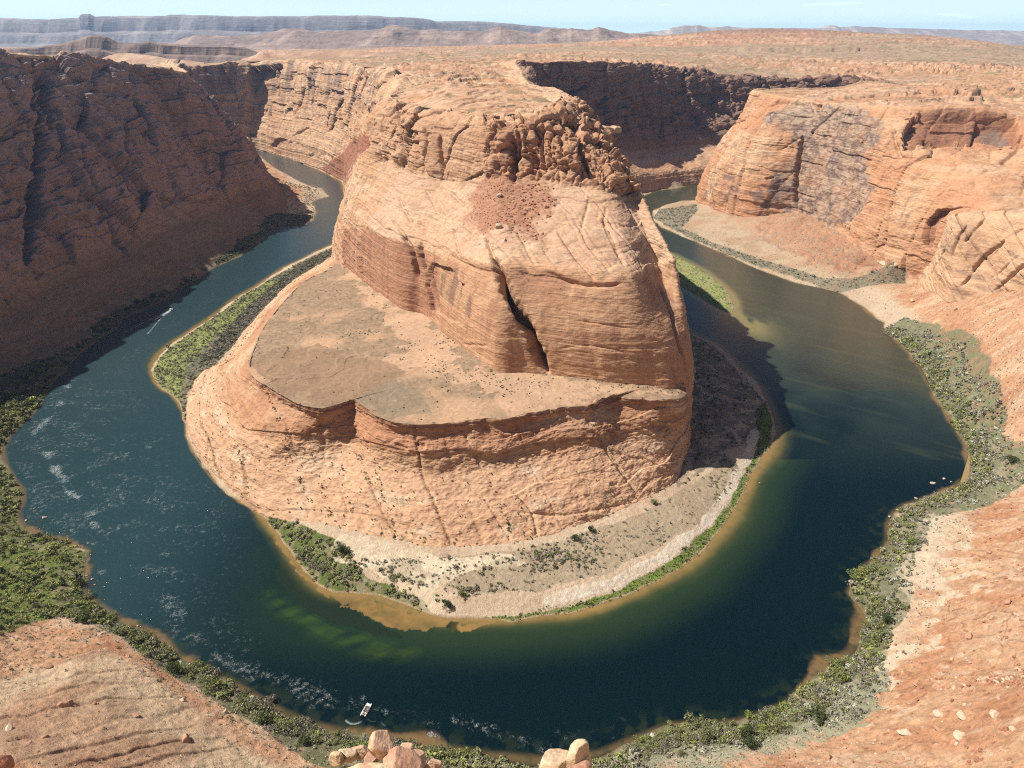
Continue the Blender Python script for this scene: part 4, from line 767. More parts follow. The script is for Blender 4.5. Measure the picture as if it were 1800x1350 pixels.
# low scarps that break the far plateau
ed_ = np.minimum(np.minimum(pdist(px_, py_, POLB[:len(RIM_B)]), pdist(px_, py_, POLR[:len(RIM_R) - 1])), pdist(px_, py_, POLL[:len(RIM_L) - 1]))
ek = sstep(2, 42, ed_); hz_ = hp + (hz_ - hp) * ek - 1.5 * (1 - sstep(0, 22, ed_))
for ln, hgt, w_ in [([Q(1010,80,3900),Q(1100,76,3800),Q(1190,79,3700),Q(1250,80,3650)],9,60),([Q(1315,83,3300),Q(1400,80,3300),Q(1430,80,3250),Q(1510,81,3300)],12,50),([Q(1600,98,2500),Q(1700,95,2600)],5,50),([Q(1180,93,2800),Q(1290,90,2900)],3,50)]:
    ln = np.array(ln)[:, :2]; dd = pdist(px_, py_, crv(ln, 4)); side = py_ - np.interp(px_, ln[:, 0], ln[:, 1]) + 25 * pn2
    hz_ += hgt * np.exp(-(dd / (w_ * 2.2)) ** 2) * sstep(-8, 8, side)
colp = np.zeros(px_.shape + (3,), np.float32) + np.array([.51, .29, .17])
colp = mix(colp, [.60, .41, .28], sstep(-.2, .5, lay) * .7); colp = mix(colp, [.38, .19, .115], sstep(.1, .6, lay2) * .6 + sstep(.2, .5, pn2) * .3)
scrub = (1 - rockm) * sstep(1500, 2100, py_); colp = mix(colp, [.30, .255, .175], scrub * .62 * (.6 + .4 * sstep(-.3, .3, pn3)))
colp = mix(colp, [.16, .15, .075], ((fbm(px_, py_, 0 * px_, 14, 2, 310) > .28) * (.5 + .3 * (1 - rockm))) * fade * .7)
hilltop = sstep(3800, 4300, py_) * (px_ > 900) * (hp > 318); colp = mix(colp, [.30, .20, .14], hilltop * .7)
colp = mix(colp, [.32, .27, .20], flat * .8)
V, fp, (cp,) = compact(np.stack([px_, py_, hz_], -1), grid_faces(M, N, keep), colp); PLAT = (V, fp, cp)

# --- far hills, ridge and mesas: traced crest, real distance and depth
def ridge_land(name, crest, Y, basez, depth, M, N, crag, colA, colB, seed, label_z=1.0, profile='hill', lit=1.0):
    cr = np.array([Q(a, b, Y) for a, b in crest]); s = np.linspace(0, len(cr) - 1, int(M * RES))
    c = np.stack([np.interp(s, np.arange(len(cr)), cr[:, k]) for k in range(3)], 1); n = int(N * RES)
    if profile == 'mesa': pf = [(0, 0), (.16, .12), (.30, .30), (.34, .52), (.40, .60), (.43, .95), (.47, 1.0), (.75, 1.0), (1, .2)]
    else: pf = [(0, 0), (.2, .28), (.35, .55), (.5, .9), (.56, 1.0), (.8, .6), (1, 0)]
    tt = np.linspace(0, 1, n); dd = np.interp(tt, np.linspace(0, 1, len(pf)), [p[0] for p in pf]); hh = np.interp(tt, np.linspace(0, 1, len(pf)), [p[1] for p in pf])
    pk = .47 if profile == 'mesa' else .56
    yy = c[:, 1][:, None] + (dd[None] - pk) * depth; xx = c[:, 0][:, None] * (yy / c[:, 1][:, None]) ; zz = basez + (c[:, 2][:, None] - basez) * hh[None]
    G = np.stack([xx, yy, zz], -1); Nn = outward(G); H = max((c[:, 2] - basez).mean(), 10)
    spur = ridge(xx, yy * .3, zz * .25, H * 3.6, 5, seed); env = np.sin(np.clip(hh, 0, 1) * math.pi) ** .5 * (tt < .72)
    g2 = G.copy(); g2[..., 1] -= env[None] * H * crag * spur; g2[..., 2] += H * .10 * crag * fbm(xx, yy, zz * 0, H * .8, 4, seed + 1) * (hh[None] < .97) * (hh[None] > .02)
    g2[..., 1] -= H * .12 * layers(zz * 120 / H + seed * 31) * env[None]
    g2[..., 2] += H * .05 * crag * fbm(xx, yy, 0 * zz, H * .35, 4, seed + 2) * hh[None]
    w = layers(zz * 160 / H + seed * 17 + 6 * fbm(xx, yy, zz, H, 3, seed + 3)); f = fbm(xx, yy * .3, zz * .3, H * .5, 4, seed + 4)
    col = mix(np.zeros(G.shape, np.float32) + np.asarray(colA), colB, sstep(-.3, .5, w * .5 + f))
    return name, g2, col
FAR = []
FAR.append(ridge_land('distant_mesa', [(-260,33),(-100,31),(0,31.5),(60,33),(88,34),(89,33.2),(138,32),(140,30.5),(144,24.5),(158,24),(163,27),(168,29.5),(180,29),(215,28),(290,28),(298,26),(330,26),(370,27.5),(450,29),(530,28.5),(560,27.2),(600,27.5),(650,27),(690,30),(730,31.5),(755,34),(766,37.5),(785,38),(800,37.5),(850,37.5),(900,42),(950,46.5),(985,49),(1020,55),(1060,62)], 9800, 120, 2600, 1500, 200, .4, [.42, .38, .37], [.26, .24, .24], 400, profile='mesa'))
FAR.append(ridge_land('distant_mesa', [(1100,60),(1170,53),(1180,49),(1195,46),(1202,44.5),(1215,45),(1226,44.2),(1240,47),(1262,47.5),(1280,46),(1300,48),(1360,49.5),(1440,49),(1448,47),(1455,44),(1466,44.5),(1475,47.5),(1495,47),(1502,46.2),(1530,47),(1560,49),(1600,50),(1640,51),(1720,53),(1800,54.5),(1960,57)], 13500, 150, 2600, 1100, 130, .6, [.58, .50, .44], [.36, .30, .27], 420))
FAR.append(ridge_land('hills', [(250,86),(300,78),(340,63),(360,61.5),(400,63),(460,61),(480,56),(500,50.5),(520,50.5),(540,53),(560,56),(600,54),(640,54),(668,51),(680,46),(692,43.5),(705,46.5),(740,53),(762,50),(780,53),(820,55),(860,52),(868,49),(880,46.5),(890,50),(910,54),(945,58),(955,53),(966,50),(985,51),(998,51),(1005,48.5),(1020,51),(1040,52),(1052,48),(1062,50),(1080,55),(1110,58),(1140,60),(1190,67),(1230,74)], 6300, 175, 2200, 1300, 300, 1.0, [.42, .31, .25], [.29, .215, .18], 440))
FAR.append(ridge_land('hills', [(-120,92),(0,86.5),(60,84.5),(105,78),(120,74),(140,68.5),(150,64.5),(160,62),(176,62.5),(188,65),(200,71),(208,75),(250,76),(262,72.5),(275,75.5),(300,78),(330,80),(380,80.5),(430,84),(452,92),(470,100)], 3300, 185, 520, 900, 260, .5, [.34, .25, .21], [.22, .165, .145], 460, profile='mesa'))
FAR.append(ridge_land('hills', [(175,104),(190,98),(205,94),(225,93),(250,96),(270,98),(295,103),(330,106),(360,110)], 2700, 205, 500, 400, 120, .4, [.60, .43, .31], [.48, .31, .21], 480))
FAR.append(ridge_land('hills', [(425,104),(448,97),(456,91),(462,90),(475,95),(520,93),(560,90),(600,88.5),(640,91),(700,92),(740,96),(800,102)], 2600, 215, 500, 700, 120, .3, [.58, .40, .28], [.44, .27, .18], 500))
print("plateau+far", time.time() - T0)
HAZE = 3.3e-5
# ---------------------------------------------------------------- materials
def new_mat(name):
    m = bpy.data.materials.new(name); m.use_nodes = True; nt = m.node_tree; nt.nodes.clear()
    o = nt.nodes.new('ShaderNodeOutputMaterial'); b = nt.nodes.new('ShaderNodeBsdfPrincipled'); nt.links.new(b.outputs[0], o.inputs[0]); return m, nt, b
def node(nt, t, **k):
    n = nt.nodes.new(t)
    for a, v in k.items(): setattr(n, a, v)
    return n
def rock_mat(name, fine=0.35, strata=(.06, .06, .9), bump=.8, bd=.55, sat=.07):
    m, nt, b = new_mat(name); L = nt.links.new
    at = node(nt, 'ShaderNodeAttribute', attribute_name='Col'); g = node(nt, 'ShaderNodeNewGeometry')
    mp = node(nt, 'ShaderNodeMapping'); mp.inputs['Scale'].default_value = strata; L(g.outputs['Position'], mp.inputs[0])
    n1 = node(nt, 'ShaderNodeTexNoise'); n1.inputs['Scale'].default_value = 1; n1.inputs['Detail'].default_value = 5; n1.inputs['Distortion'].default_value = .6; L(mp.outputs[0], n1.inputs['Vector'])
    n2 = node(nt, 'ShaderNodeTexNoise'); n2.inputs['Scale'].default_value = fine; n2.inputs['Detail'].default_value = 8; n2.inputs['Roughness'].default_value = .65; L(g.outputs['Position'], n2.inputs['Vector'])
    r1 = node(nt, 'ShaderNodeMapRange'); r1.inputs[1].default_value = .3; r1.inputs[2].default_value = .7; r1.inputs[3].default_value = 1 - sat; r1.inputs[4].default_value = 1 + sat; L(n1.outputs[0], r1.inputs[0])
    r2 = node(nt, 'ShaderNodeMapRange'); r2.inputs[1].default_value = .3; r2.inputs[2].default_value = .7; r2.inputs[3].default_value = .82; r2.inputs[4].default_value = 1.16; L(n2.outputs[0], r2.inputs[0])
    mm = node(nt, 'ShaderNodeMath', operation='MULTIPLY'); L(r1.outputs[0], mm.inputs[0]); L(r2.outputs[0], mm.inputs[1])
    vm = node(nt, 'ShaderNodeVectorMath', operation='SCALE'); L(at.outputs[0], vm.inputs[0]); L(mm.outputs[0], vm.inputs['Scale']); L(vm.outputs[0], b.inputs['Base Color'])
    ad = node(nt, 'ShaderNodeMath', operation='ADD'); L(n1.outputs[0], ad.inputs[0]); L(n2.outputs[0], ad.inputs[1])
    bp = node(nt, 'ShaderNodeBump'); bp.inputs['Strength'].default_value = bump; bp.inputs['Distance'].default_value = bd; L(ad.outputs[0], bp.inputs['Height']); L(bp.outputs[0], b.inputs['Normal'])
    b.inputs['Roughness'].default_value = .95; b.inputs['Specular IOR Level'].default_value = .15
    return m
MR = rock_mat('sandstone', bump=1.0, bd=.6); MG = rock_mat('canyon_floor', 1.6, (.45, .45, .45), 1.0, .6, .16); MP_ = rock_mat('plateau_rock', .12, (.02, .02, .4), .8, 1.5, .12); MFAR = rock_mat('far_rock', .02, (.003, .003, .06), .8, 8, .15)
def water_mat():
    m, nt, b = new_mat('river_water'); L = nt.links.new
    at = node(nt, 'ShaderNodeAttribute', attribute_name='Col'); fx = node(nt, 'ShaderNodeAttribute', attribute_name='FoamGlint'); g = node(nt, 'ShaderNodeNewGeometry')
    sp = node(nt, 'ShaderNodeSeparateColor'); L(fx.outputs[0], sp.inputs[0])
    # streaks of broken water and painted glitter: thin ridges of a warped noise, thresholded by the coverage
    mp = node(nt, 'ShaderNodeMapping'); mp.inputs['Scale'].default_value = (.55, .9, 1); mp.inputs['Rotation'].default_value = (0, 0, .35); L(g.outputs['Position'], mp.inputs[0])
    n1 = node(nt, 'ShaderNodeTexNoise'); n1.inputs['Scale'].default_value = 1.0; n1.inputs['Detail'].default_value = 6; n1.inputs['Roughness'].default_value = .62; n1.inputs['Distortion'].default_value = 1.6; L(mp.outputs[0], n1.inputs['Vector'])
    s1 = node(nt, 'ShaderNodeMath', operation='SUBTRACT'); L(n1.outputs[0], s1.inputs[0]); s1.inputs[1].default_value = .5
    ab = node(nt, 'ShaderNodeMath', operation='ABSOLUTE'); L(s1.outputs[0], ab.inputs[0])
    n2 = node(nt, 'ShaderNodeTexNoise'); n2.inputs['Scale'].default_value = .3; n2.inputs['Detail'].default_value = 6; n2.inputs['Roughness'].default_value = .7; L(g.outputs['Position'], n2.inputs['Vector'])
    # white flecks = step(coverage*k - |n| ...) * step(n2)
    th = node(nt, 'ShaderNodeMapRange'); th.inputs[1].default_value = 0; th.inputs[2].default_value = 1; th.inputs[3].default_value = 0; th.inputs[4].default_value = .034; L(sp.outputs[0], th.inputs[0])
    df = node(nt, 'ShaderNodeMath', operation='SUBTRACT'); L(th.outputs[0], df.inputs[0]); L(ab.outputs[0], df.inputs[1])
    f1 = node(nt, 'ShaderNodeMapRange'); f1.inputs[1].default_value = -.004; f1.inputs[2].default_value = .012; L(df.outputs[0], f1.inputs[0])
    c2 = node(nt, 'ShaderNodeMath', operation='MULTIPLY_ADD'); L(sp.outputs[0], c2.inputs[0]); c2.inputs[1].default_value = .30; L(n2.outputs[0], c2.inputs[2])
    f2 = node(nt, 'ShaderNodeMapRange'); f2.inputs[1].default_value = .61; f2.inputs[2].default_value = .72; L(c2.outputs[0], f2.inputs[0])
    fm = node(nt, 'ShaderNodeMath', operation='MULTIPLY'); L(f1.outputs[0], fm.inputs[0]); L(f2.outputs[0], fm.inputs[1])
    mx = node(nt, 'ShaderNodeMath', operation='MAXIMUM'); L(fm.outputs[0], mx.inputs[0]); L(sp.outputs[1], mx.inputs[1])
    cl = node(nt, 'ShaderNodeMix', data_type='RGBA'); L(mx.outputs[0], cl.inputs[0]); L(at.outputs[0], cl.inputs[6]); cl.inputs[7].default_value = (.50, .55, .56, 1); L(cl.outputs[2], b.inputs['Base Color'])
    ro = node(nt, 'ShaderNodeMapRange'); ro.inputs[3].default_value = .12; ro.inputs[4].default_value = .8; L(mx.outputs[0], ro.inputs[0]); L(ro.outputs[0], b.inputs['Roughness'])
    b.inputs['IOR'].default_value = 1.33
    w = node(nt, 'ShaderNodeTexNoise'); w.inputs['Scale'].default_value = .42; w.inputs['Detail'].default_value = 5; w.inputs['Roughness'].default_value = .6; w.inputs['Distortion'].default_value = .4
    mw = node(nt, 'ShaderNodeMapping'); mw.inputs['Scale'].default_value = (.7, 1.25, 1); L(g.outputs['Position'], mw.inputs[0]); L(mw.outputs[0], w.inputs['Vector'])
    bs = node(nt, 'ShaderNodeMapRange'); bs.inputs[3].default_value = .10; bs.inputs[4].default_value = .75; L(sp.outputs[2], bs.inputs[0])
    bp = node(nt, 'ShaderNodeBump'); bp.inputs['Distance'].default_value = .55; L(bs.outputs[0], bp.inputs['Strength']); L(w.outputs[0], bp.inputs['Height']); L(bp.outputs[0], b.inputs['Normal'])
    return m
MW = water_mat()
def put_grid(name, G, col, mat, **props):
    M, N = G.shape[:2]; return link(name, mesh_np(name, G, grid_faces(M, N), mat, col), **props)
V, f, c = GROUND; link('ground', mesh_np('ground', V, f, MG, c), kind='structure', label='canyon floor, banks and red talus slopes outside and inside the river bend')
V, f, c, e = RIVER; link('river', mesh_np('river', V, f, MW, c, extra={'FoamGlint': e}), kind='structure', label='dark green river curving round the rock in a horseshoe')
put_grid('bench_terrain', *DOME_M, MR, kind='structure', label='rounded slickrock bench with brown flat top below the butte')
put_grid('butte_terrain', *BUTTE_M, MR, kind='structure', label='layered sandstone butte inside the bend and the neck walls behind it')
put_grid('right_canyon_wall', *RIGHT_M, MR, kind='structure', label='sunlit canyon wall with dark varnish streaks and an alcove')
put_grid('fin_terrain', *FIN_M, MR, kind='structure', label='slanting sandstone fins above the red talus at right')
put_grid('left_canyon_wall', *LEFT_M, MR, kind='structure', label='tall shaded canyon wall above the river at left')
V, f, c = PLAT; link('plateau_ground', mesh_np('plateau_ground', V, f, MP_, c), kind='structure', label='wide scrubby plateau of red and tan ledges running to the horizon')
LBF = ['long blue mesa with pale cliffs on the horizon at left', 'low pale mesas on the horizon at right', 'reddish rugged hills before the long mesa', 'dark shaded ridge with a rounded knoll behind the left wall', 'pale slickrock mounds behind the left rim', 'pale slickrock swells behind the far rim']
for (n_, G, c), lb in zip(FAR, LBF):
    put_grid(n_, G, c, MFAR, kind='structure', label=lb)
# near rim under the viewpoint
NW = []
for xx in np.linspace(-520, 620, 14):
    rr = 6 * math.sin(xx * .03) ; k = 1 + abs(xx) / 900
    NW.append([A3(xx, y_ * k - rr * (y_ > 5) * .4 - 2, z_) for y_, z_ in [(-220,298), (-60,298.3), (-6,298.3), (.8,298.2), (3,295), (9,281), (16,270), (24,264), (27,257), (36,222), (60,160), (95,95), (130,40), (150,10)]])
GN, uN, vN = loft(NW, 420, 200, 25)
Nn = outward(GN); x, y, z = GN[..., 0], GN[..., 1], GN[..., 2]; vv = np.broadcast_to(vN[None], x.shape)
dn = (1.2 * fbm(x, y, z, 14, 4, 700) - .5 + .5 * layers(z * 2)) * sstep(2.5, 5, vv)
put_grid('near_canyon_wall', GN - np.array([0, 1.0, 0]) * np.abs(dn)[..., None], rockcol(GN, layers(z), layers(z * 3), 0 * z, 70), MR, kind='structure', label='sandstone rim and cliff below the viewpoint')
# ---------------------------------------------------------------- haze
def box_mesh(name, lo, hi):
    x0, y0, z0 = lo; x1, y1, z1 = hi
    V = [(x0,y0,z0),(x1,y0,z0),(x1,y1,z0),(x0,y1,z0),(x0,y0,z1),(x1,y0,z1),(x1,y1,z1),(x0,y1,z1)]
    return mesh_np(name, V, np.array([(0,3,2,1),(4,5,6,7),(0,1,5,4),(1,2,6,5),(2,3,7,6),(3,0,4,7)]), None, smooth=False)
if HAZE:
    hm = bpy.data.materials.new('haze_air'); hm.use_nodes = True; nt = hm.node_tree; nt.nodes.clear()
    o = nt.nodes.new('ShaderNodeOutputMaterial'); pv = nt.nodes.new('ShaderNodeVolumePrincipled'); nt.links.new(pv.outputs[0], o.inputs['Volume'])
    pv.inputs['Color'].default_value = (.32, .57, 1.0, 1); pv.inputs['Density'].default_value = HAZE; pv.inputs['Anisotropy'].default_value = .1
    me = box_mesh('haze', (-30000, -3000, -14), (30000, 23500, 640)); me.materials.append(hm); link('haze', me, kind='stuff', label='thin blue haze over the distance')
print("built", time.time() - T0)
# ---------------------------------------------------------------- plants
def leaf_mat(name, rgb, rgb2, attr=False):
    m, nt, b = new_mat(name); L = nt.links.new
    if attr:
        at = node(nt, 'ShaderNodeAttribute', attribute_name='Col'); L(at.outputs[0], b.inputs['Base Color'])
    else:
        oi = node(nt, 'ShaderNodeObjectInfo'); at = node(nt, 'ShaderNodeAttribute', attribute_name='Col'); mx = node(nt, 'ShaderNodeMix', data_type='RGBA')
        L(oi.outputs['Random'], mx.inputs[0]); mx.inputs[6].default_value = (*rgb, 1); mx.inputs[7].default_value = (*rgb2, 1)
        vm = node(nt, 'ShaderNodeVectorMath', operation='MULTIPLY'); L(mx.outputs[2], vm.inputs[0]); L(at.outputs[0], vm.inputs[1]); L(vm.outputs[0], b.inputs['Base Color'])
    b.inputs['Roughness'].default_value = .8; b.inputs['Specular IOR Level'].default_value = .2
    return m
pr = np.random.default_rng(77)
def bush_geo(n, lumps, leaf, flat=.75, seed=0):
    """leaf clumps through the volume of a few overlapping lumps, unit radius about 1, base at z = 0"""
    r = np.random.default_rng(seed); c = r.normal(0, .42, (lumps, 3)); c[:, 2] = r.uniform(.25, .75, lumps) * flat; R = r.uniform(.32, .60, lumps)
    k = r.integers(0, lumps, n); u = r.normal(0, 1, (n, 3)); u /= np.linalg.norm(u, axis=1, keepdims=True); rad = R[k] * r.uniform(.35, 1.0, n) ** .45
    p = c[k] + u * rad[:, None] * np.array([1, 1, flat]); p[:, 2] = np.abs(p[:, 2]) + .02
    a = u + r.normal(0, .6, (n, 3)); a /= np.linalg.norm(a, axis=1, keepdims=True); t = np.cross(a, r.normal(0, 1, (n, 3))); t /= np.linalg.norm(t, axis=1, keepdims=True); b2 = np.cross(a, t)
    s = leaf * r.uniform(.6, 1.4, n)[:, None]
    V = np.stack([p - t * s, p + b2 * s * .55, p + t * s, p - b2 * s * .55], 1)
    col = np.repeat((.55 + .75 * r.random(n))[:, None], 4, 1)
    return V.reshape(-1, 3), np.arange(4 * n).reshape(-1, 4), col.reshape(-1)
def stems_geo(n, seed, h=.7, w=.02):
    r = np.random.default_rng(seed); V = []; F_ = []
    for i in range(n):
        a = r.uniform(0, 6.28); d = r.uniform(.1, .55); x1, y1 = math.cos(a) * d, math.sin(a) * d; base = len(V)
        for (px2, py2, pz, ww) in [(0, 0, -.15, w), (x1 * .5, y1 * .5, h * .45, w * .8), (x1, y1, h * r.uniform(.7, 1), w * .4)]:
            for k in range(4): V.append((px2 + ww * math.cos(k * 1.571), py2 + ww * math.sin(k * 1.571), pz))
        for s in range(2):
            for k in range(4): F_.append((base + s * 4 + k, base + s * 4 + (k + 1) % 4, base + s * 4 + 4 + (k + 1) % 4, base + s * 4 + 4 + k))
    return np.array(V), np.array(F_)
LM = [leaf_mat('leaf_olive', (.19, .20, .085), (.26, .27, .12)), leaf_mat('leaf_bright', (.22, .27, .07), (.31, .34, .10)), leaf_mat('leaf_dusky', (.26, .24, .18), (.33, .31, .24)), leaf_mat('leaf_dark', (.06, .085, .03), (.10, .125, .045))]
MBARK = rock_mat('bark', 3, (3, 3, .5), .5, .02)
def bush_mesh(kind, seed):
    V, f, c = bush_geo(520, 7, .085, .8, seed); Vs, fs = stems_geo(9, seed)
    VV_ = np.vstack([V, Vs]); ff = np.vstack([f, fs + len(V)]); cc_ = np.r_[c, np.full(len(Vs), .5)]
    return mesh_np('shrub', VV_, ff, LM[kind], np.stack([cc_] * 3, 1), smooth=False)
BUSH = {(k, s): bush_mesh(k, 10 * k + s) for k in range(4) for s in range(3)}
# scatter on real surfaces: weights per vertex = patch area x density
def areas(G):
    a = np.linalg.norm(np.cross(np.gradient(G, axis=0), np.gradient(G, axis=1)), axis=2); return a
def scatter(G, dens, seed=0):
    """dens: plants per square metre"""
    w = areas(G) * dens; tot = w.sum(); n = int(tot)
    if n < 1: return np.zeros((0, 3)), np.zeros(0, int)
    r = np.random.default_rng(seed); c = np.cumsum(w.ravel()); k = np.searchsorted(c, r.random(n) * c[-1]); p = G.reshape(-1, 3)[k] + r.normal(0, .4, (n, 3)) * [1, 1, 0]
    return p, k
GG = np.stack([gx, gy, gz], -1); FXY = lambda pl: inpoly(gx + 2.5 * n1, gy + 2.5 * n2, pl)
inside_rock = np.zeros(gx.shape, bool)
FOOT = np.array([P(*f_[0])[:2] for f_ in DOME] + [(150, 520), (182, 640), (190, 900)] + [(0, 1400), (-250, 1300)]); inside_rock |= inpoly(gx, gy, FOOT)
free = (sd > .8) & ~inside_rock
clump = sstep(-.25, .25, fbm(gx, gy, 0 * gx, 9, 3, 600)); clump2 = sstep(.0, .35, fbm(gx, gy, 0 * gx, 16, 3, 601))
outb = pdist(gx, gy, OUT) < pdist(gx, gy, IN)
T_OL, T_BR, T_DU, T_DK, T_SG, T_GR = range(6)
PALW = [(.26,.265,.12),(.36,.39,.13),(.36,.33,.255),(.08,.105,.04),(.50,.51,.38),(.38,.41,.15)]
jobs = []   # (density mask, (size lo, hi), kinds)
R_RB = R_VEG['right2'][0]; R_L = R_VEG['left'][0]
band = lambda a, b: sstep(a, a + 1.5, sd) * sstep(b + 3, b, sd)
far_ = gy > 330
jobs.append((free * FXY(R_RB) * (.02 + .15 * clump) * np.where(gy > 500, band(4, 30) * 1.3, band(5, 34)), (1.2, 2.7), (T_DU, T_DU, T_DU, T_SG, T_SG, T_OL)))
jobs.append((free * FXY(R_RB) * .16 * clump * band(0, 7), (1.0, 2.4), (T_BR, T_OL, T_SG)))
jobs.append((free * outb * (gy < 760) * (gx > -60) * band(0, 13) * .16 * (.4 + clump), (1.5, 3.4), (T_OL, T_DU, T_BR, T_OL)))
jobs.append((free * FXY(R_VEG['rim'][0]) * band(0, 11) * .20, (1.5, 3.2), (T_OL, T_OL, T_BR, T_DU)))
jobs.append((free * FXY(R_VEG['rim'][0]) * (.05), (.5, 1.1), (T_SG, T_DU)))
jobs.append((free * FXY(R_L) * (.05 + .10 * clump), (1.2, 2.9), (T_OL, T_BR, T_BR, T_GR, T_DK)))
jobs.append((free * FXY(R_L) * .12, (.6, 1.1), (T_GR, T_BR)))
jobs.append((free * FXY(R_VEG['lefttop'][0]) * .15, (1.8, 3.6), (T_OL, T_BR, T_DK)))
jobs.append((free * FXY(R_SAGE) * .34, (.45, .85), (T_SG, T_SG, T_DU)))
jobs.append((free * FXY(R_VEG['spit'][0]) * (.03 + .07 * clump), (1.0, 2.4), (T_DU, T_DU, T_OL)))
jobs.append((free * FXY(R_GREY) * .16, (1.0, 2.3), (T_DU, T_DU, T_DK)))
jobs.append((free * FXY(R_VEG['spitgreen'][0]) * .22, (.5, 1.0), (T_GR, T_GR, T_BR)))
jobs.append((free * FXY(R_VEG['bar'][0]) * .12 * (.3 + clump), (.5, 1.3), (T_GR, T_BR, T_GR)))
jobs.append((free * FXY(R_VEG['right'][0]) * (.02 + .06 * clump), (.9, 2.2), (T_OL, T_DU, T_SG, T_DU)))
jobs.append((free * FXY(R_VEG['gstrip'][0]) * .42, (.5, 1.1), (T_BR, T_DK, T_GR, T_OL)))
jobs.append((free * FXY(R_VEG['toe'][0]) * (.06 + .16 * clump), (1.1, 2.6), (T_OL, T_BR, T_OL, T_DU)))
jobs.append((free * FXY(R_VEG['flat'][0]) * (.03 + .22 * clump2), (.5, 1.5), (T_OL, T_DU, T_DU)))
jobs.append((free * FXY(plan([(590,990),(640,985),(760,1030),(800,1010),(1000,960),(1010,990),(900,1030),(800,1060),(740,1050),(640,1035),(590,1030)])) * .13 * clump, (.9, 2.2), (T_OL, T_DU, T_OL)))
jobs.append((free * lwm * sstep(34, 8, z0) * .06, (1.4, 3.0), (T_OL, T_DK)))
jobs.append((free * (~FXY(R_SAGE)) * outb * (sd > 14) * (gy < 900) * (.0035 + .05 * sstep(45, 18, sd) * clump) * (gx > -80), (.4, .9), (T_SG, T_DU)))
jobs.append((free * outb * (sd > 12) * (gx < -40) * (gy < 330) * (.012 + .10 * sstep(34, 14, sd) * clump), (.4, .9), (T_DU, T_SG, T_OL)))
jobs.append((free * inpoly(gx, gy, R_PAL) * .13 * clump, (.35, .75), (T_SG, T_DU, T_OL)))
jobs.append((free * (gx < -60) * (gy < 345) * (1 - swd) * (z0 < 48) * outb * .10 * (.3 + clump), (.4, 1.0), (T_DU, T_SG, T_DU, T_OL)))
jobs.append((free * inpoly(gx, gy, R_BUTTE_SHADE) * .07 * clump, (.6, 1.6), (T_DK, T_OL)))
jobs.append((free * inpoly(gx, gy, plan([(1240,395),(1480,440),(1520,500),(1400,490),(1280,430)], 8)) * .006, (.6, 1.2), (T_OL,)))
jobs.append((free * inpoly(gx, gy, plan([(480,325),(560,330),(560,385),(480,400)], 3)) * .03, (1, 2.2), (T_OL, T_DU, T_GR)))
P_all, S_all, K_all, Z_all = [], [], [], []
for i, (dm, (lo_, hi_), kinds) in enumerate(jobs):
    p, k = scatter(GG, dm, 900 + i)
    P_all.append(p); S_all.append(pr.uniform(lo_, hi_, len(p)) * (1 + .6 * (pr.random(len(p)) > .92)) * pr.uniform(.7, 1.15, len(p))); K_all.append(pr.choice(kinds, len(p))); Z_all.append(np.full(len(p), i))
# small desert shrubs on the slickrock
xd, yd, zd = GDn[..., 0], GDn[..., 1], GDn[..., 2]; vvD = np.broadcast_to(vD[None], xd.shape)
dn = (vvD > 1.1) * (vvD < 3.6) * (.016 + .08 * sstep(.4, .8, jj_)) + (vvD > 6.9) * .004 + (vvD > 9.0) * (vvD < 10.2) * .05 * sstep(-.1, .3, fbm(xd, yd, 0 * xd, 18, 2, 602)) * (yd < 600)
for ln in [[(640,770),(665,840),(700,958)],[(630,800),(650,850)],[(1035,740),(1070,790),(1112,862)],[(505,790),(545,880)],[(548,800),(580,905)],[(420,790),(437,870)],[(860,850),(895,930)],[(905,870),(940,940)],[(1075,850),(1060,900)],[(600,820),(620,900)],[(470,690),(500,760),(530,850)]]:
    dl, _ = dist3(GDn, px_to_surf(GDn, ln)); dn = dn + .42 * np.exp(-(dl / 1.3) ** 2)
p, k = scatter(GDn, dn, 990); P_all.append(p); S_all.append(pr.uniform(.45, 1.1, len(p))); K_all.append(pr.choice([T_OL, T_DK, T_DK], len(p))); Z_all.append(np.full(len(p), 50))
p, k = scatter(GDn, (vvD > .85) * (vvD < 1.5) * (xd > -150) * .05 * clump.mean(), 991); P_all.append(p); S_all.append(pr.uniform(.5, 1.4, len(p))); K_all.append(pr.choice([T_OL, T_DU], len(p))); Z_all.append(np.full(len(p), 51))
p, k = scatter(GBn, (np.broadcast_to(vB[None], GBn.shape[:2]) > 8.2) * .002 * (GBn[..., 1] < 1500), 992); P_all.append(p); S_all.append(pr.uniform(.5, 1.0, len(p))); K_all.append(pr.choice([T_OL, T_DK], len(p))); Z_all.append(np.full(len(p), 52))
P_all, S_all, K_all, Z_all = map(np.concatenate, (P_all, S_all, K_all, Z_all))
print("plants", len(P_all), time.time() - T0)
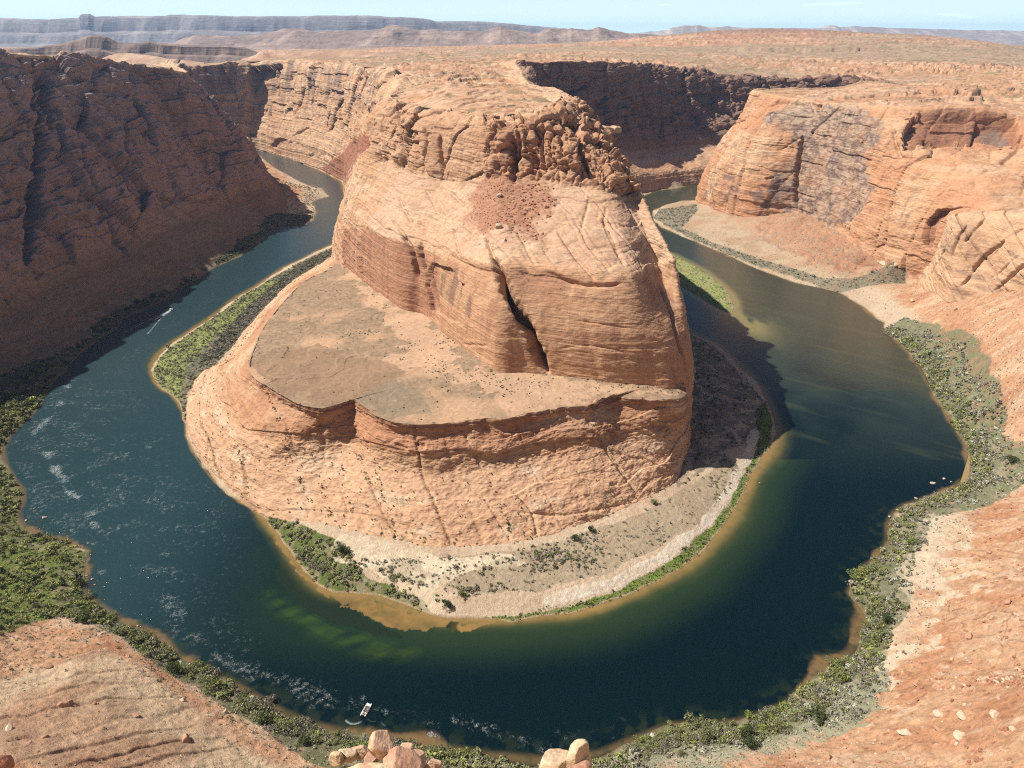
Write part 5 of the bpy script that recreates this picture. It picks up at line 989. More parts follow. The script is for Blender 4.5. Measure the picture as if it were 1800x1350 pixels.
# the 300 that show largest become objects of their own
sx_, sy_ = proj(P_all[:, 0], P_all[:, 1], P_all[:, 2]); inf = (sx_ > 10) & (sx_ < 1790) & (sy_ > 10) & (sy_ < 1335)
dist_ = np.linalg.norm(P_all - np.array([0, 0, CAMZ]), axis=1); show = S_all / dist_ * inf * (K_all != T_SG) * (K_all != T_GR)
NIND = 270
pick = np.argsort(-show)[:NIND]; isind = np.zeros(len(P_all), bool); isind[pick] = True
KN = {T_OL: 'olive green', T_BR: 'bright green', T_DU: 'dusty grey-brown', T_DK: 'dark green'}
def where_words(a, b, z):
    if z in (50, 51, 52): return 'growing on the slickrock bench below the butte', 'shrubs on the slickrock bench'
    if a < 330 and b < 800: return 'on the bank between the shaded left wall and the rapids', 'shrubs on the upper left bank'
    if a < 170: return 'in the thicket on the outer bank beside the rapids', 'shrubs in the left bank thicket'
    if a < 420: return 'lining the outer bank beside the rippled slickrock swells', 'shrubs beside the slickrock swells'
    if a < 720 and b > 1180: return 'on the near shore just above the foreground boulders', 'shrubs above the foreground boulders'
    if b > 1180 and a < 1200: return 'on the near shore between the boulders and the sage flat', 'shrubs along the near shore'
    if a > 1180 and b > 1130: return 'at the near right shore beside the pale sage flat', 'shrubs beside the sage flat'
    if a > 1380 and b > 860: return 'in the belt between the right shore and the peach coloured slope', 'shrubs below the peach slope'
    if a > 1380: return 'in the belt under the red talus on the far right bank', 'shrubs under the red talus'
    if 430 < a < 1380: return 'on the sandy flat inside the bend below the bench', 'shrubs on the inner sandy flat'
    return 'on the river bank', 'river bank shrubs'
SIZEW = lambda s: 'large ' if s > 3.2 else ('small ' if s < 1.9 else '')
for i in pick:
    kk = int(K_all[i]); kk = kk if kk < 4 else 1
    o = bpy.data.objects.new('shrub', BUSH[(kk, int(i) % 3)]); SC.collection.objects.link(o); s_ = float(S_all[i])
    o.location = P_all[i] - np.array([0, 0, .1]); o.scale = (s_, s_ * pr.uniform(.85, 1.15), s_ * pr.uniform(.75, 1.1)); o.rotation_euler = (0, 0, pr.uniform(0, 6.28))
    w, gname = where_words(sx_[i], sy_[i], Z_all[i]); o['label'] = f'{KN.get(kk)} shrub {w}'; o['category'] = 'shrub'; o['group'] = gname
# the rest, in two masses
def mass(name, idx, nleaf, nvar, leaf, label):
    protos = [bush_geo(nleaf, 4, leaf, .8, 300 + v) for v in range(nvar)]; VS, CS = [], []; tot = 0
    var = pr.integers(0, nvar, len(idx)); ang = pr.uniform(0, 6.28, len(idx)); bright = pr.uniform(.75, 1.25, len(idx)); pal = np.array(PALW)
    for v in range(nvar):
        ii = idx[var == v]
        if len(ii) == 0: continue
        Vp, fp_, cp_ = protos[v]; ca, sa = np.cos(ang[var == v]), np.sin(ang[var == v]); s = S_all[ii]
        X = (Vp[None, :, 0] * ca[:, None] - Vp[None, :, 1] * sa[:, None]) * s[:, None] + P_all[ii, 0][:, None]
        Y = (Vp[None, :, 0] * sa[:, None] + Vp[None, :, 1] * ca[:, None]) * s[:, None] + P_all[ii, 1][:, None]
        Z = Vp[None, :, 2] * s[:, None] * .9 + P_all[ii, 2][:, None] - .05
        VS.append(np.stack([X, Y, Z], -1).reshape(-1, 3)); CS.append((pal[K_all[ii]][:, None, :] * cp_[None, :, None] * bright[var == v][:, None, None]).reshape(-1, 3))
    V = np.vstack(VS); C = np.vstack(CS); f = np.arange(len(V)).reshape(-1, 4)
    link(name, mesh_np(name, V, f, LMASS, C, smooth=False), kind='stuff', label=label)
LMASS = leaf_mat('leaf_mass', (0, 0, 0), (0, 0, 0), True)
big_ = (~isind) & (S_all > 1.15); mass('undergrowth', np.where(big_ & (dist_ < 2600))[0], int(70), 6, .20, 'dense belts of olive and grey bushes along both river banks')
mass('ground_cover', np.where((~isind) & ~big_ & (dist_ < 2600))[0], 22, 8, .34, 'low sage, grass tufts and tiny desert shrubs on the flats and slickrock')
print("mass", time.time() - T0)
# trees that stand clear of the brush
def z_at(x, y):
    d = (gx - x) ** 2 + (gy - y) ** 2; k = np.unravel_index(np.argmin(d), d.shape); return float(gz[k])
def tree(px, py, zz, r_, h_, kind, seed, label):
    b = P(px, py, zz); zb = z_at(b[0], b[1]); root = bpy.data.objects.new('shade_tree', None); SC.collection.objects.link(root); root.location = (b[0], b[1], zb)
    root['label'] = label; root['category'] = 'tree'; root['group'] = 'lone dark trees on the river flats'
    V, f, c = bush_geo(1500, 12, .085, 1.0, seed); V = V * np.array([r_, r_, h_ * .62]); V[:, 2] += h_ * .18
    crown = bpy.data.objects.new('crown', mesh_np('crown', V, f, LM[kind], np.stack([c] * 3, 1), smooth=False)); SC.collection.objects.link(crown); crown.parent = root
    Vs, fs = stems_geo(7, seed, 1.0, .045); Vs = Vs * np.array([r_, r_, h_ * .7])
    tr = bpy.data.objects.new('trunk', mesh_np('trunk', Vs, fs, MBARK, np.full((len(Vs), 3), .16))); SC.collection.objects.link(tr); tr.parent = root
for a in [(603,974,4,3.9,6.5,3,1,'large dark green tree alone on pale sand below the bench at left'),(788,1062,4,3.0,5.0,3,2,'round dark tree on the sand near the inner shore with a long shadow'),
 (1010,950,6,2.6,4.6,3,3,'dark tree at the foot of the slickrock, left of its near twin'),(1038,935,6,2.4,4.2,3,4,'dark tree at the foot of the slickrock, right of its near twin'),(1150,888,6,2.6,3.8,0,5,'bushy tree in the corner where slickrock meets the gravel flat'),
 (1165,1085,4,0.1,0.1,0,6,'')][:5] + [(1560,1090,6,3.6,5.5,3,7,'dark green tree standing above the orange shallows at right'),(1535,1150,6,3.2,5.0,0,8,'round green tree just below the orange shallows at right'),(1438,1268,6,4.4,6.5,3,9,'broad dark tree at the edge of the pale sage flat'),
 (1312,1292,5,3.6,7.5,3,10,'tall dark tree nearest the river on the near right shore'),(1245,1298,5,3.4,6.0,0,11,'olive tree on the near shore left of the tall dark one'),(1318,1318,5,3.2,5.0,3,12,'dark tree directly in front of the tall one on the near shore'),(1775,820,8,4.6,6.0,3,13,'dark tree at the right edge of the belt under the talus'),
 (150,1095,8,4.2,6.0,3,14,'dark tree at the right end of the left bank thicket'),(212,1120,6,3.4,5.0,0,15,'olive tree on the bank where the slickrock swells begin'),(305,1185,6,3.4,5.2,3,16,'dark tree on the outer bank above the swells'),(370,1218,6,3.4,5.2,0,17,'olive tree on the outer bank left of the stranded rocks'),
 (465,1275,6,3.8,5.6,3,18,'dark tree on the near shore below the stranded rocks'),(535,1308,6,3.2,4.6,3,19,'dark tree on the near shore just left of the boulder group'),(185,575,2,3.0,5.0,1,20,'bright green tree at the foot of the shaded left wall'),(540,902,6,1.6,5.0,3,21,'small upright dark tree at the upper end of the inner thicket')]:
    tree(*a)

# ---------------------------------------------------------------- loose rocks
def boulder_geo(seed, sub=24, planes=14, rough=.05, el=(1, 1, 1)):
    r = np.random.default_rng(seed); th = np.linspace(0, math.pi, sub + 1); ph = np.linspace(0, 2 * math.pi, 2 * sub, endpoint=False)
    U = np.stack([np.sin(th)[:, None] * np.cos(ph)[None], np.sin(th)[:, None] * np.sin(ph)[None], np.cos(th)[:, None] + 0 * ph[None]], -1)
    n = r.normal(0, 1, (planes, 3)); n /= np.linalg.norm(n, axis=1, keepdims=True); dpl = r.uniform(.55, 1.0, planes)
    q_ = U @ n.T; rr = np.where(q_ > .05, dpl / np.maximum(q_, .05), 9); k_ = 70; rad = -np.log(np.exp(-k_ * np.minimum(rr, 2)).sum(-1) + math.exp(-k_ * 1.15)) / k_
    V = U * rad[..., None]; nn_ = fbm(V[..., 0] * 4 + seed, V[..., 1] * 4, V[..., 2] * 4, 2.0, 4, seed % 90); V = V * (1 + rough * 2 * nn_[..., None]) * np.array(el)
    i = np.arange(sub)[:, None] * (2 * sub); j = np.arange(2 * sub)[None]; j2 = (j + 1) % (2 * sub)
    f = np.stack([i + j, i + j2 + 0 * i, i + 2 * sub + j2, i + 2 * sub + j], -1).reshape(-1, 4)[:, ::-1]
    return V.reshape(-1, 3), f
MROCK = rock_mat('boulder_rock', 5, (1.5, 1.5, 9.0), 1.0, .06, .2); MROCKF = rock_mat('loose_rock', .9, (.5, .5, 1.5), .7, .2)
def boulder(cen, size, seed, label, group, colr, el=(1, 1, 1), rot=(0, 0, 0), sub=24, name='boulder', mat=None, rough=.05, planes=14):
    V, f = boulder_geo(seed, sub, planes, rough, el); c = np.array(colr) * (1 + .30 * fbm(V[:, 0] * 5, V[:, 1] * 5, V[:, 2] * 5 + seed, 1.5, 4, 5)[:, None]); c = mix(c, [.40, .20, .13], sstep(.1, .5, fbm(V[:, 0] * 2, V[:, 1] * 2, V[:, 2] * 3 + seed, 1.5, 3, 6)) * .55)
    o = link(name, mesh_np(name, V * size, f, mat or MROCKF, c)); o.location = cen; o.rotation_euler = rot; o['label'] = label; o['category'] = 'rock'
    if group: o['group'] = group
    return o
def at_t(px, py, t):
    a, dy, dz = ray(px, py); return np.array([a * t, dy * t, CAMZ + dz * t])
CR1, CR2 = (.60, .40, .27), (.66, .50, .33)
FG = [(668,1312,30,26,40,(1,.8,1.25),(.2,.35,.3),CR1,'big blocky orange boulder standing highest in the near left group'),(704,1350,36,27,39,(1.3,1,.8),(.1,.3,-.3),(.50,.29,.20),'reddish leaning slab below the highest near boulder'),
 (722,1338,30,24,41,(1.2,.9,1),(0,.5,0),(.58,.37,.26),'pinkish boulder with a scooped face at the right of the near left group'),(763,1352,20,20,40,(1,.9,1),(0,0,.5),CR1,'rounded orange boulder at the far right end of the near left group'),
 (634,1320,17,14,41,(1,.8,.9),(.4,0,.2),(.58,.40,.28),'small angular rock left of the highest near boulder'),(610,1326,15,15,40.5,(1,1,1),(0,.3,.8),CR2,'small round tan rock second from the left in the near group'),(592,1336,13,19,40,(.8,.8,1.2),(.2,0,1.2),CR2,'upright tan rock at the left end of the near group'),
 (645,1376,60,24,38,(1.6,1.1,.55),(0,0,.2),CR2,'broad flat tan rock along the bottom edge of the picture'),(688,1322,12,10,42,(1,1,.8),(0,.4,.3),(.45,.24,.17),'dark red wedge of rock behind the reddish slab'),(655,1335,14,12,40,(1,1,.8),(.5,.2,.1),(.50,.30,.21),'broken red rock at the foot of the highest near boulder'),
 (712,1317,14,9,43,(1.3,1,.7),(0,0,.4),CR1,'low pale rock on the skyline of the near left group'),
 (1018,1330,27,28,40,(1,.85,1.15),(.2,-.25,.5),CR2,'tall rounded yellow-tan boulder in the near middle'),(975,1352,34,26,41,(1.5,1,.8),(0,-.45,.2),(.64,.46,.31),'sloping tan boulder leaning on the tall near middle one'),(1022,1358,22,16,39,(1,1,.9),(.3,0,.2),(.40,.22,.16),'dark red block under the tall near middle boulder'),
 (-6,1352,22,26,40,(1,1,1),(.3,.2,0),(.50,.22,.12),'dark orange rock in the bottom left corner'),(640,1400,90,40,36,(1.6,1.2,.8),(0,0,0),CR1,'broad ledge block under the near left boulders'),(1000,1400,60,40,37,(1.4,1.2,.8),(0,0,0),CR1,'ledge block under the near middle boulders')]
for n_, (a, b, rx_, ry_, t, el, rot, c, lb) in enumerate(FG):
    if b >= 1385: continue
    s = (rx_ + ry_) / 2 / F * t * .98; boulder(at_t(a, b, t), s, 40 + n_ * 7, lb, 'boulders on the near rim', c, (el[0] * rx_ / (rx_ + ry_) * 2 / max(el[0], .01), el[1], el[2] * ry_ / (rx_ + ry_) * 2 / max(el[2], .01) * 1.0), rot, 40, mat=MROCK, rough=.05, planes=9)
WR = [(78,910,2.6,'largest rock in the river off the green left bank',.62),(46,915,1.6,'second rock beside the largest one off the left bank',.6),(28,925,1.2,'low rock against the left bank near the largest one',.55),(152,1012,1.2,'upper of the small rocks by the stony left shore',.5),(162,1018,1.3,'middle of the small rocks by the stony left shore',.5),(166,1028,.9,'lowest of the small rocks by the stony left shore',.5),
 (242,1100,1.0,'thin upright rock standing in the water off the lower left shore',.6),(248,1112,1.7,'brown rock against the bank below the thin upright one',.5),(258,1122,1.8,'pale flat rock at the water edge left of the trees',.8),(318,1164,1.7,'white flat rock on the outer bank edge above the swells',.85),(444,1226,2.3,'tan block sitting in the water off the near shore',.75),(421,1223,1.3,'small rock beside the tan block off the near shore',.6),
 (1641,849,2.6,'long white rock breaking the water at right',.95),(1659,841,1.6,'white pointed rock just above the long white one',.95),(1672,847,1.1,'white rock nearest the right bank of the three',.95),(1564,908,1.8,'white rock against the right bank below the shallows',.9),(1610,876,1.4,'orange rock on the shore where the right bank juts out',.5),(1336,849,.9,'tiny white rock alone in the water inside the bend',.95),
 (1147,1292,1.9,'white rock on the near shore in front of the bushes',.9),(1366,1303,2.2,'pale flat rock half hidden among the near right bushes',.8)]
for n_, (a, b, s, lb, br) in enumerate(WR):
    p = P(a, b, .2); boulder((p[0], p[1], .2), s * .82, 300 + n_ * 3, lb, 'rocks at the water edge', np.array([.60, .50, .40]) * (br + .15) if br < .8 else (.50, .47, .42), (1.1, .8, .5), (0, 0, n_ * 1.3), 12)
SR = [(112,1240,13,2.0,'dark split rock pair, left one, on the rippled slickrock'),(119,1239,13,1.8,'dark split rock pair, right one, on the rippled slickrock'),(166,1238,13,1.1,'small triangular dark rock right of the split pair'),(240,1260,14,1.7,'reddish block in the middle of the rippled slickrock'),(78,1297,14,1.3,'lone dark rock below the split pair'),(50,1308,14,1.1,'small dark rock lowest at left on the slickrock'),(15,1282,14,1.8,'tan rock at the left edge of the slickrock'),
 (85,1173,14,2.0,'red rock on the crest of the rippled slickrock'),(40,1203,14,1.2,'small red rock left of the crest rock'),(328,1300,13,1.9,'dark upright rock near the gully at the foot of the swells'),(320,1232,11,1.6,'pale rock among debris near the bushes'),(396,1252,10,1.4,'pale block among debris nearest the near shore bushes'),
 (1650,1258,24,2.4,'upper flat white slab on the lower right slope'),(1693,1260,30,2.4,'middle of three flat white slabs on the lower right slope'),(1748,1258,38,2.6,'right one of three flat white slabs on the lower right slope'),(1688,1294,34,2.6,'broad flat slab below the three white ones'),(1650,1282,26,1.8,'dark block left of the broad flat slab'),(1592,1289,24,2.6,'long flat slab on the lower right slope'),
 (1455,1333,18,2.0,'red block among sage at the bottom'),(1545,1225,14,1.4,'red rock at the head of the pale sage flat'),(1612,1205,16,1.6,'dark red rock above the white slabs'),(1705,1120,30,1.9,'cracked red rock in the middle of the right slope'),(1740,972,26,1.9,'dark outcrop high on the right slope'),(1678,995,18,1.5,'small dark rock beside the grey scrub'),(1700,1045,26,1.9,'reddish broken block in the middle of the right slope'),(1772,1060,38,1.8,'reddish block right of the broken one'),
 (1520,415,8,6,'great fallen block with a flat top below the right wall'),(1518,405,22,8,'dark craggy outcrop on the red talus below the right wall'),(1565,468,6,11,'huge fallen sandstone slab at the edge of the green flat'),(1680,545,30,2.6,'tan block high on the red talus'),(1762,545,60,3.0,'dark block at the top right of the red talus'),(1668,553,26,2.4,'second tan block on the red talus'),(1604,530,14,3.0,'tan block at the head of the talus'),(1620,525,16,2.6,'red block beside the tan one at the head of the talus'),
 (878,345,170,2.4,'boulder on the debris fan high on the butte'),(876,400,152,3.4,'largest round boulder at the foot of the debris fan'),(920,352,170,2.0,'small boulder right in the debris fan'),(888,422,148,1.6,'small boulder on the ledge under the debris fan')]
for n_, (a, b, zz, s, lb) in enumerate(SR):
    if b < 430 and 800 < a < 1000: p = px_to_surf(GBn, [(a, b)])[0]
    else:
        p = P(a, b, zz)
        for _ in range(4): p = P(a, b, z_at(p[0], p[1]))
    boulder(p + np.array([0, 0, s * .15]), s, 500 + n_ * 5, lb, 'fallen rocks on the slopes', (.46, .27, .18) if 'dark' in lb or 'red' in lb else (.62, .47, .34), (1.2, .9, .6 if 'flat' in lb or 'slab' in lb else .9), (0, 0, n_ * .9), 16)
# rubble: too many to count
def rubble(name, G, dens, lo_, hi_, seed, cols_, label):
    p, k = scatter(G, dens, seed); V0, f0 = boulder_geo(seed, 3, 8, .05); n = len(p); r = np.random.default_rng(seed); s = lo_ + (hi_ - lo_) * r.random(n) ** 3; a = r.uniform(0, 6.28, n); ca, sa = np.cos(a)[:, None], np.sin(a)[:, None]; ex = r.uniform(.7, 1.4, n)[:, None]
    X = (V0[None, :, 0] * ca * ex - V0[None, :, 1] * sa) * s[:, None] + p[:, 0][:, None]; Y = (V0[None, :, 0] * sa * ex + V0[None, :, 1] * ca) * s[:, None] + p[:, 1][:, None]; Z = V0[None, :, 2] * s[:, None] * r.uniform(.4, .9, n)[:, None] + p[:, 2][:, None]
    V = np.stack([X, Y, Z], -1).reshape(-1, 3); f = (f0[None] + (np.arange(n) * len(V0))[:, None, None]).reshape(-1, 4); c = np.repeat(np.array(cols_)[r.integers(0, len(cols_), n)] * r.uniform(.8, 1.15, (n, 1)), len(V0), 0)
    link(name, mesh_np(name, V, f, MROCKF, c, smooth=False), kind='stuff', label=label); print(name, n)
rubble('rubble', GG, free * outb * (z0 > 9) * (gy < 1300) * (.012 + .09 * sstep(.1, .5, fbm(gx, gy, 0 * gx, 20, 3, 620))) * (np.hypot(gx, gy) > 150) * (1 - .6 * swd), .25, 2.1, 31, [(.44,.22,.13),(.60,.43,.31),(.34,.16,.10)], 'loose broken stones over the outer slopes')
rubble('debris', GBn, tal_k * .10 + tal2_k * .02, .2, 1.3, 33, [(.40,.20,.125),(.50,.30,.20),(.36,.17,.10)], 'red debris fan high on the butte')
rubble('scree', GG, free * tl * .07 + free * (gy > 560) * (gx > 380) * (z0 > 12) * .010, .5, 2.6, 37, [(.40,.21,.13),(.52,.34,.22),(.30,.15,.10)], 'broken red blocks on the talus under the right wall')
rubble('gravel', GG, free * (sd < 3.5) * outb * (gy < 650) * .14, .15, .9, 35, [(.45,.36,.28),(.6,.5,.4),(.35,.24,.16)], 'stones along the outer shoreline')
print("rocks", time.time() - T0)
# ---------------------------------------------------------------- boats and people
def plain_mat(name, rgb, rough=.5, metal=0.0):
    m, nt, b = new_mat(name); L = nt.links.new; g = node(nt, 'ShaderNodeNewGeometry'); n = node(nt, 'ShaderNodeTexNoise'); n.inputs['Scale'].default_value = 6; L(g.outputs['Position'], n.inputs['Vector'])
    r = node(nt, 'ShaderNodeMapRange'); r.inputs[3].default_value = .85; r.inputs[4].default_value = 1.1; L(n.outputs[0], r.inputs[0]); v = node(nt, 'ShaderNodeVectorMath', operation='SCALE'); v.inputs[0].default_value = rgb; L(r.outputs[0], v.inputs['Scale']); L(v.outputs[0], b.inputs['Base Color'])
    b.inputs['Roughness'].default_value = rough; b.inputs['Metallic'].default_value = metal; return m
def tube(path, rad, n=10, cap=True):
    path = np.asarray(path, float); rad = np.broadcast_to(np.asarray(rad, float), (len(path),)); V = []; F_ = []; T = np.gradient(path, axis=0)
    for p, r_, t in zip(path, rad, T):
        t = t / np.linalg.norm(t); a = np.cross(t, [0, 0, 1.0]) if abs(t[2]) < .9 else np.cross(t, [1.0, 0, 0]); a /= np.linalg.norm(a); b = np.cross(t, a)
        for k in range(n): V.append(p + r_ * (a * math.cos(6.2832 * k / n) + b * math.sin(6.2832 * k / n)))
    for s in range(len(path) - 1):
        for k in range(n): F_.append((s * n + k, s * n + (k + 1) % n, (s + 1) * n + (k + 1) % n, (s + 1) * n + k))
    if cap:
        for s, o in ((0, -1), (len(path) - 1, 1)):
            c = len(V); V.append(path[s])
            for k in range(n): F_.append((s * n + k, s * n + (k + 1) % n, c, c) if o > 0 else (s * n + (k + 1) % n, s * n + k, c, c))
    return np.array(V), F_
def pybuild(name, parts, mat, parent=None, smooth=True):
    V = []; F_ = []; base = 0
    for v, f in parts:
        V += [tuple(q_) for q_ in v]; F_ += [tuple(dict.fromkeys(i + base for i in q_)) for q_ in f]; base += len(v)
    me = bpy.data.meshes.new(name); me.from_pydata(V, [], F_); me.update(); me.materials.append(mat)
    me.polygons.foreach_set('use_smooth', [smooth] * len(me.polygons))
    o = bpy.data.objects.new(name, me); SC.collection.objects.link(o)
    if parent: o.parent = parent
    return o
def bx(x0, x1, y0, y1, z0, z1):
    return np.array([(x0,y0,z0),(x1,y0,z0),(x1,y1,z0),(x0,y1,z0),(x0,y0,z1),(x1,y0,z1),(x1,y1,z1),(x0,y1,z1)]), [(0,3,2,1),(4,5,6,7),(0,1,5,4),(1,2,6,5),(2,3,7,6),(3,0,4,7)]
import bmesh
def body_mesh(kind):
    """one skinned body, seated or standing, facing +Y; origin under the seat or the feet"""
    if kind == 'sit':
        J = {'pel':(0,0,.10,.13),'chest':(0,.02,.38,.15),'neck':(0,.03,.57,.06),'head':(0,.05,.72,.105),'top':(0,.04,.80,.07)}
        E = [('pel','chest'),('chest','neck'),('neck','head'),('head','top')]
        for s, n_ in ((-1,'l'),(1,'r')):
            J.update({'sh'+n_:(s*.19,.02,.50,.065),'el'+n_:(s*.24,.12,.26,.045),'wr'+n_:(s*.14,.36,.17,.03),'ha'+n_:(s*.12,.43,.16,.035),'hip'+n_:(s*.10,.04,.08,.085),'kn'+n_:(s*.13,.46,.10,.06),'an'+n_:(s*.13,.50,-.32,.04),'to'+n_:(s*.13,.64,-.37,.035)})
            E += [('chest','sh'+n_),('sh'+n_,'el'+n_),('el'+n_,'wr'+n_),('wr'+n_,'ha'+n_),('pel','hip'+n_),('hip'+n_,'kn'+n_),('kn'+n_,'an'+n_),('an'+n_,'to'+n_)]
    else:
        J = {'pel':(0,0,.95,.13),'chest':(0,.0,1.28,.15),'neck':(0,.0,1.48,.06),'head':(0,.02,1.63,.105),'top':(0,.01,1.72,.07)}
        E = [('pel','chest'),('chest','neck'),('neck','head'),('head','top')]
        for s, n_ in ((-1,'l'),(1,'r')):
            J.update({'sh'+n_:(s*.19,0,1.41,.065),'el'+n_:(s*.25,.02,1.13,.045),'wr'+n_:(s*.26,.10,.90,.03),'ha'+n_:(s*.26,.13,.80,.035),'hip'+n_:(s*.10,0,.90,.085),'kn'+n_:(s*.12,.03,.50,.06),'an'+n_:(s*.12,-.02,.09,.04),'to'+n_:(s*.13,.14,.04,.035)})
            E += [('chest','sh'+n_),('sh'+n_,'el'+n_),('el'+n_,'wr'+n_),('wr'+n_,'ha'+n_),('pel','hip'+n_),('hip'+n_,'kn'+n_),('kn'+n_,'an'+n_),('an'+n_,'to'+n_)]
    names = list(J); me = bpy.data.meshes.new('body'); me.from_pydata([J[n_][:3] for n_ in names], [(names.index(a), names.index(b)) for a, b in E], [])
    o = bpy.data.objects.new('tmp_body', me); SC.collection.objects.link(o); md = o.modifiers.new('s', 'SKIN'); sv = me.skin_vertices[0].data
    for i, n_ in enumerate(names): sv[i].radius = (J[n_][3], J[n_][3])
    sv[0].use_root = True; o.modifiers.new('ss', 'SUBSURF').levels = 1
    dg = bpy.context.evaluated_depsgraph_get(); res = bpy.data.meshes.new_from_object(o.evaluated_get(dg)); res.name = 'person'; bpy.data.objects.remove(o)
    return res
BODY = {'sit': body_mesh('sit'), 'stand': body_mesh('stand')}
MSKIN = plain_mat('skin', (.42, .26, .19), .6); CLOTH = [plain_mat('cloth_%s' % c, v, .85) for c, v in [('white',(.7,.7,.7)),('navy',(.03,.05,.12)),('red',(.45,.05,.04)),('black',(.02,.02,.025)),('teal',(.05,.22,.25)),('grey',(.25,.25,.27))]]
CLN = ['white', 'navy', 'red', 'black', 'teal', 'grey']; MHAIR = plain_mat('hair', (.05, .03, .02), .7); MHAT = plain_mat('hat', (.65, .58, .42), .8)
def person(loc, rz, kind, ci, label, group=None, hat=False):
    me = BODY[kind].copy(); me.materials.clear()
    for m in (CLOTH[ci], MSKIN, CLOTH[(ci + 3) % 6]): me.materials.append(m)
    zs = .60 if kind == 'sit' else 1.50; hipz = .12 if kind == 'sit' else .92
    for p in me.polygons:
        c = p.center; p.use_smooth = True
        hand = (abs(c.x) > .10 and c.y > .28 and .1 < c.z < .24) if kind == 'sit' else (abs(c.x) > .2 and c.z < 1.1 and c.z > .7)
        p.material_index = 1 if (c.z > zs or hand) else (2 if c.z < hipz else 0)
    o = link('person', me); o.location = loc; o.rotation_euler = (0, 0, rz); o['label'] = label; o['category'] = 'person'
    if group: o['group'] = group
    hz0 = .745 if kind == 'sit' else 1.655; hy = .03 if kind == 'sit' else .0
    th = np.linspace(.05, 1.45, 5); pts = []
    V = []; F_ = []
    for a in th:
        for k in range(10): V.append((.118 * math.sin(a) * math.cos(k * .6283), hy + .125 * math.sin(a) * math.sin(k * .6283) - .01, hz0 + .105 * math.cos(a)))
    for s in range(4):
        for k in range(10): F_.append((s * 10 + k, s * 10 + (k + 1) % 10, s * 10 + 10 + (k + 1) % 10, s * 10 + 10 + k))
    if hat:
        for k in range(10): V.append((.22 * math.cos(k * .6283), hy + .23 * math.sin(k * .6283), hz0 - .0))
        for k in range(10): F_.append((40 + k, 40 + (k + 1) % 10, 50 + (k + 1) % 10, 50 + k))
    pybuild('hat' if hat else 'hair', [(V, F_)], MHAT if hat else MHAIR, o); return o
MWH = plain_mat('white_hull', (.78, .78, .76), .35); MGR = plain_mat('grey_deck', (.34, .35, .36), .7); MBK = plain_mat('black_rubber', (.02, .02, .022), .5); MAL = plain_mat('aluminium', (.55, .56, .57), .35, .8)
# tour raft in the near reach: two long white tubes, deck, side benches, outboards
b0 = P(637.5, 1259, .3); b1 = P(650, 1237, .3); dirv = (b1 - b0)[:2]; Lb = float(np.linalg.norm(dirv)); ang = math.atan2(dirv[1], dirv[0]) - math.pi / 2; cen = (b0 + b1) / 2
raft = bpy.data.objects.new('tour_raft', None); SC.collection.objects.link(raft); raft.location = (cen[0], cen[1], .18); raft.rotation_euler = (0, 0, ang); raft['label'] = 'long white pontoon raft full of passengers on the dark near water'; raft['category'] = 'boat'
h = Lb / 2
for s in (-1, 1):
    yy = np.linspace(-h, h, 12); xx = s * (1.12 - .10 * np.clip((yy - h * .6) / (h * .4), 0, 1)); zz = .22 + .25 * np.clip((yy - h * .65) / (h * .35), 0, 1) ** 2
    rad = .38 * np.ones(12); rad[0] = .24; rad[-1] = .22; pybuild('pontoon', [tube(np.stack([xx, yy, zz], 1), rad, 12)], MWH, raft)
pybuild('deck', [bx(-.9, .9, -h + .5, h - .55, .32, .42)], MGR, raft, False)
pybuild('bow_platform', [bx(-1.05, 1.05, h - 1.6, h - .35, .42, .56)], MWH, raft, False)
for s in (-1, 1): pybuild('bench', [bx(s * .72 - .2, s * .72 + .2, -h + 1.6, h - 1.9, .42, .78)], MWH, raft, False)
for s in (-.42, .42): m_ = pybuild('outboard_motor', [bx(s - .16, s + .16, -h - .35, -h + .15, .55, 1.0), bx(s - .05, s + .05, -h - .25, -h - .05, -.25, .55), bx(s - .06, s + .06, -h, -h + .5, .42, .58)], MBK, raft, False)
pybuild('console', [bx(-.35, .35, -h + 1.0, -h + 1.35, .42, 1.25), bx(-.3, .3, -h + 1.32, -h + 1.36, 1.25, 1.5)], MAL, raft, False)
ca, sa = math.cos(ang), math.sin(ang)
def on(x, y, z): return (cen[0] + x * ca - y * sa, cen[1] + x * sa + y * ca, .18 + z)
k_ = 0; WORD = ['first', 'second', 'third', 'fourth', 'fifth', 'sixth']
for s, side in ((-1, 'left'), (1, 'right')):
    for j_ in range(6):
        yy = h - 2.3 - j_ * (2 * h - 4.3) / 5.4; hat = (k_ * 5) % 3 == 0; ci = [1, 3, 0, 2, 5, 4, 3, 1, 5, 0, 3, 2][k_]
        person(on(s * .72, yy, .70), ang + (math.pi / 2 if s > 0 else -math.pi / 2), 'sit', ci, f'seated passenger in {CLN[ci]} shirt, {WORD[j_]} from the bow on the raft\'s {side} bench', 'passengers on the tour raft', hat); k_ += 1
person(on(0, -h + .72, .42), ang, 'stand', 0, 'guide in a white shirt standing at the raft motors', None, True)
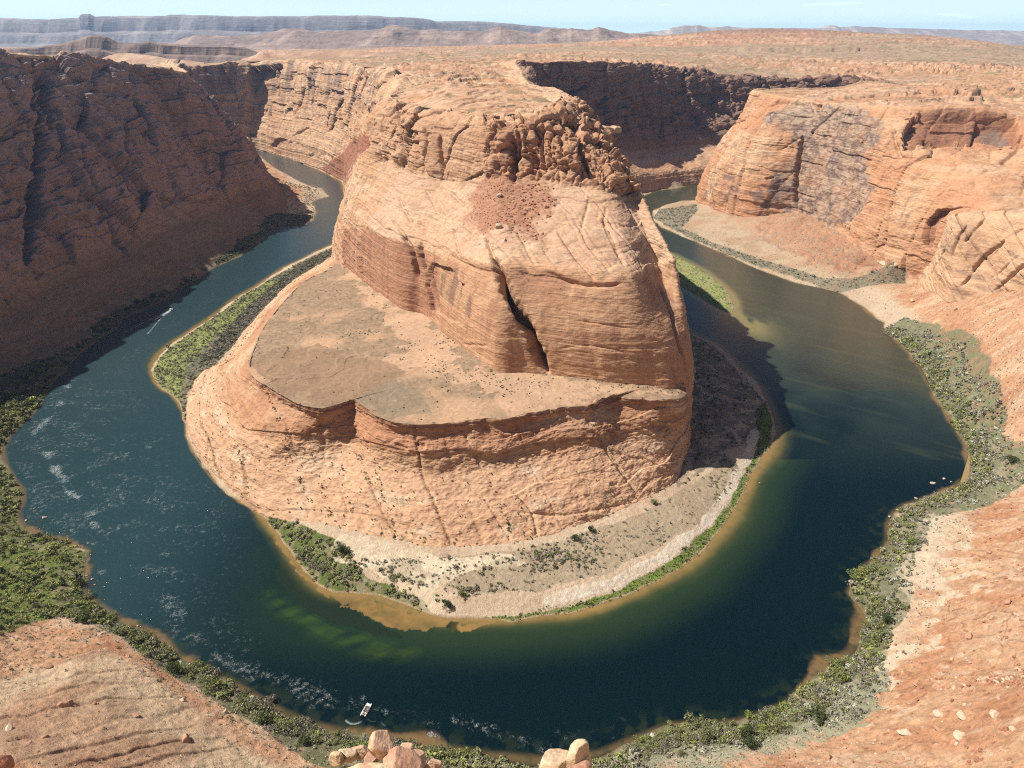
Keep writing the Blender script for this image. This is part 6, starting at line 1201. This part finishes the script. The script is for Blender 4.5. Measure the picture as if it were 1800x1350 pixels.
# far motorboat, bow up on its wake
p0_ = P(300.5, 545.5, .2); p1_ = P(292, 550.5, .2); dv = (p0_ - p1_)[:2]; ang2 = math.atan2(dv[1], dv[0]) - math.pi / 2
mb = bpy.data.objects.new('motorboat', None); SC.collection.objects.link(mb); mb.location = (p0_[0], p0_[1], .15); mb.rotation_euler = (math.radians(4), 0, ang2); mb['label'] = 'small white motorboat trailing a bright wake up the left reach'; mb['category'] = 'boat'
V = []; F_ = []; st_ = np.linspace(-3.6, 3.8, 11)
for y_ in st_:
    t_ = np.clip((y_ - .2) / 3.6, 0, 1); w_b = 1.25 * (1 - t_ ** 2.2) + .03; kz = -.35 + .55 * t_ ** 2; tz = .62 + .22 * t_
    for px2, pz2 in [(-w_b, tz), (-w_b * .82, .12 + .2 * t_), (0, kz), (w_b * .82, .12 + .2 * t_), (w_b, tz), (w_b * .86, tz - .02), (w_b * .7, .18 + .45 * t_), (0, .14 + .5 * t_), (-w_b * .7, .18 + .45 * t_), (-w_b * .86, tz - .02)]: V.append((px2, y_, pz2))
for i in range(10):
    for k in range(10): F_.append((i * 10 + k, i * 10 + (k + 1) % 10, i * 10 + 10 + (k + 1) % 10, i * 10 + 10 + k))
F_.append(tuple(range(10))); F_.append(tuple(range(100, 110))[::-1])
pybuild('hull', [(V, F_)], MWH, mb); pybuild('foredeck', [(np.array([(-1.05,1.2,.72),(1.05,1.2,.72),(.6,2.6,.80),(-.6,2.6,.80),(0,3.6,.86)]), [(0,1,2,3),(3,2,4)])], MWH, mb, False)
pybuild('windscreen', [bx(-.9, .9, .95, 1.0, .7, 1.2)], plain_mat('dark_glass', (.05, .07, .08), .1), mb, False)
pybuild('sunshade', [bx(-1.0, 1.0, -1.6, .8, 2.0, 2.06)] + [tube([(sx2, sy2, .6), (sx2, sy2, 2.0)], .03, 6) for sx2 in (-.95, .95) for sy2 in (-1.5, .7)], MWH, mb, False)
pybuild('outboard_motor', [bx(-.2, .2, -4.05, -3.5, .4, 1.05), bx(-.06, .06, -3.9, -3.7, -.4, .4)], MBK, mb, False)
for s in (-.5, .5): pybuild('seat', [bx(s - .28, s + .28, -.3, .25, .3, .62), bx(s - .28, s + .28, -.38, -.28, .62, 1.1)], MGR, mb, False)
c2, s2 = math.cos(ang2), math.sin(ang2)
person((p0_[0] - .5 * c2, p0_[1] - .5 * s2, .78), ang2, 'sit', 1, 'driver in navy seated at the left of the motorboat', 'people in the motorboat'); person((p0_[0] + .5 * c2, p0_[1] + .5 * s2, .78), ang2, 'sit', 2, 'passenger in red seated at the right of the motorboat', 'people in the motorboat')
pp = P(734, 1075, .4); zt = z_at(pp[0], pp[1]); person((pp[0], pp[1], max(zt, .1)), 2.6, 'stand', 3, 'person in dark clothes standing on the sandy shore inside the bend')
print("done", time.time() - T0)
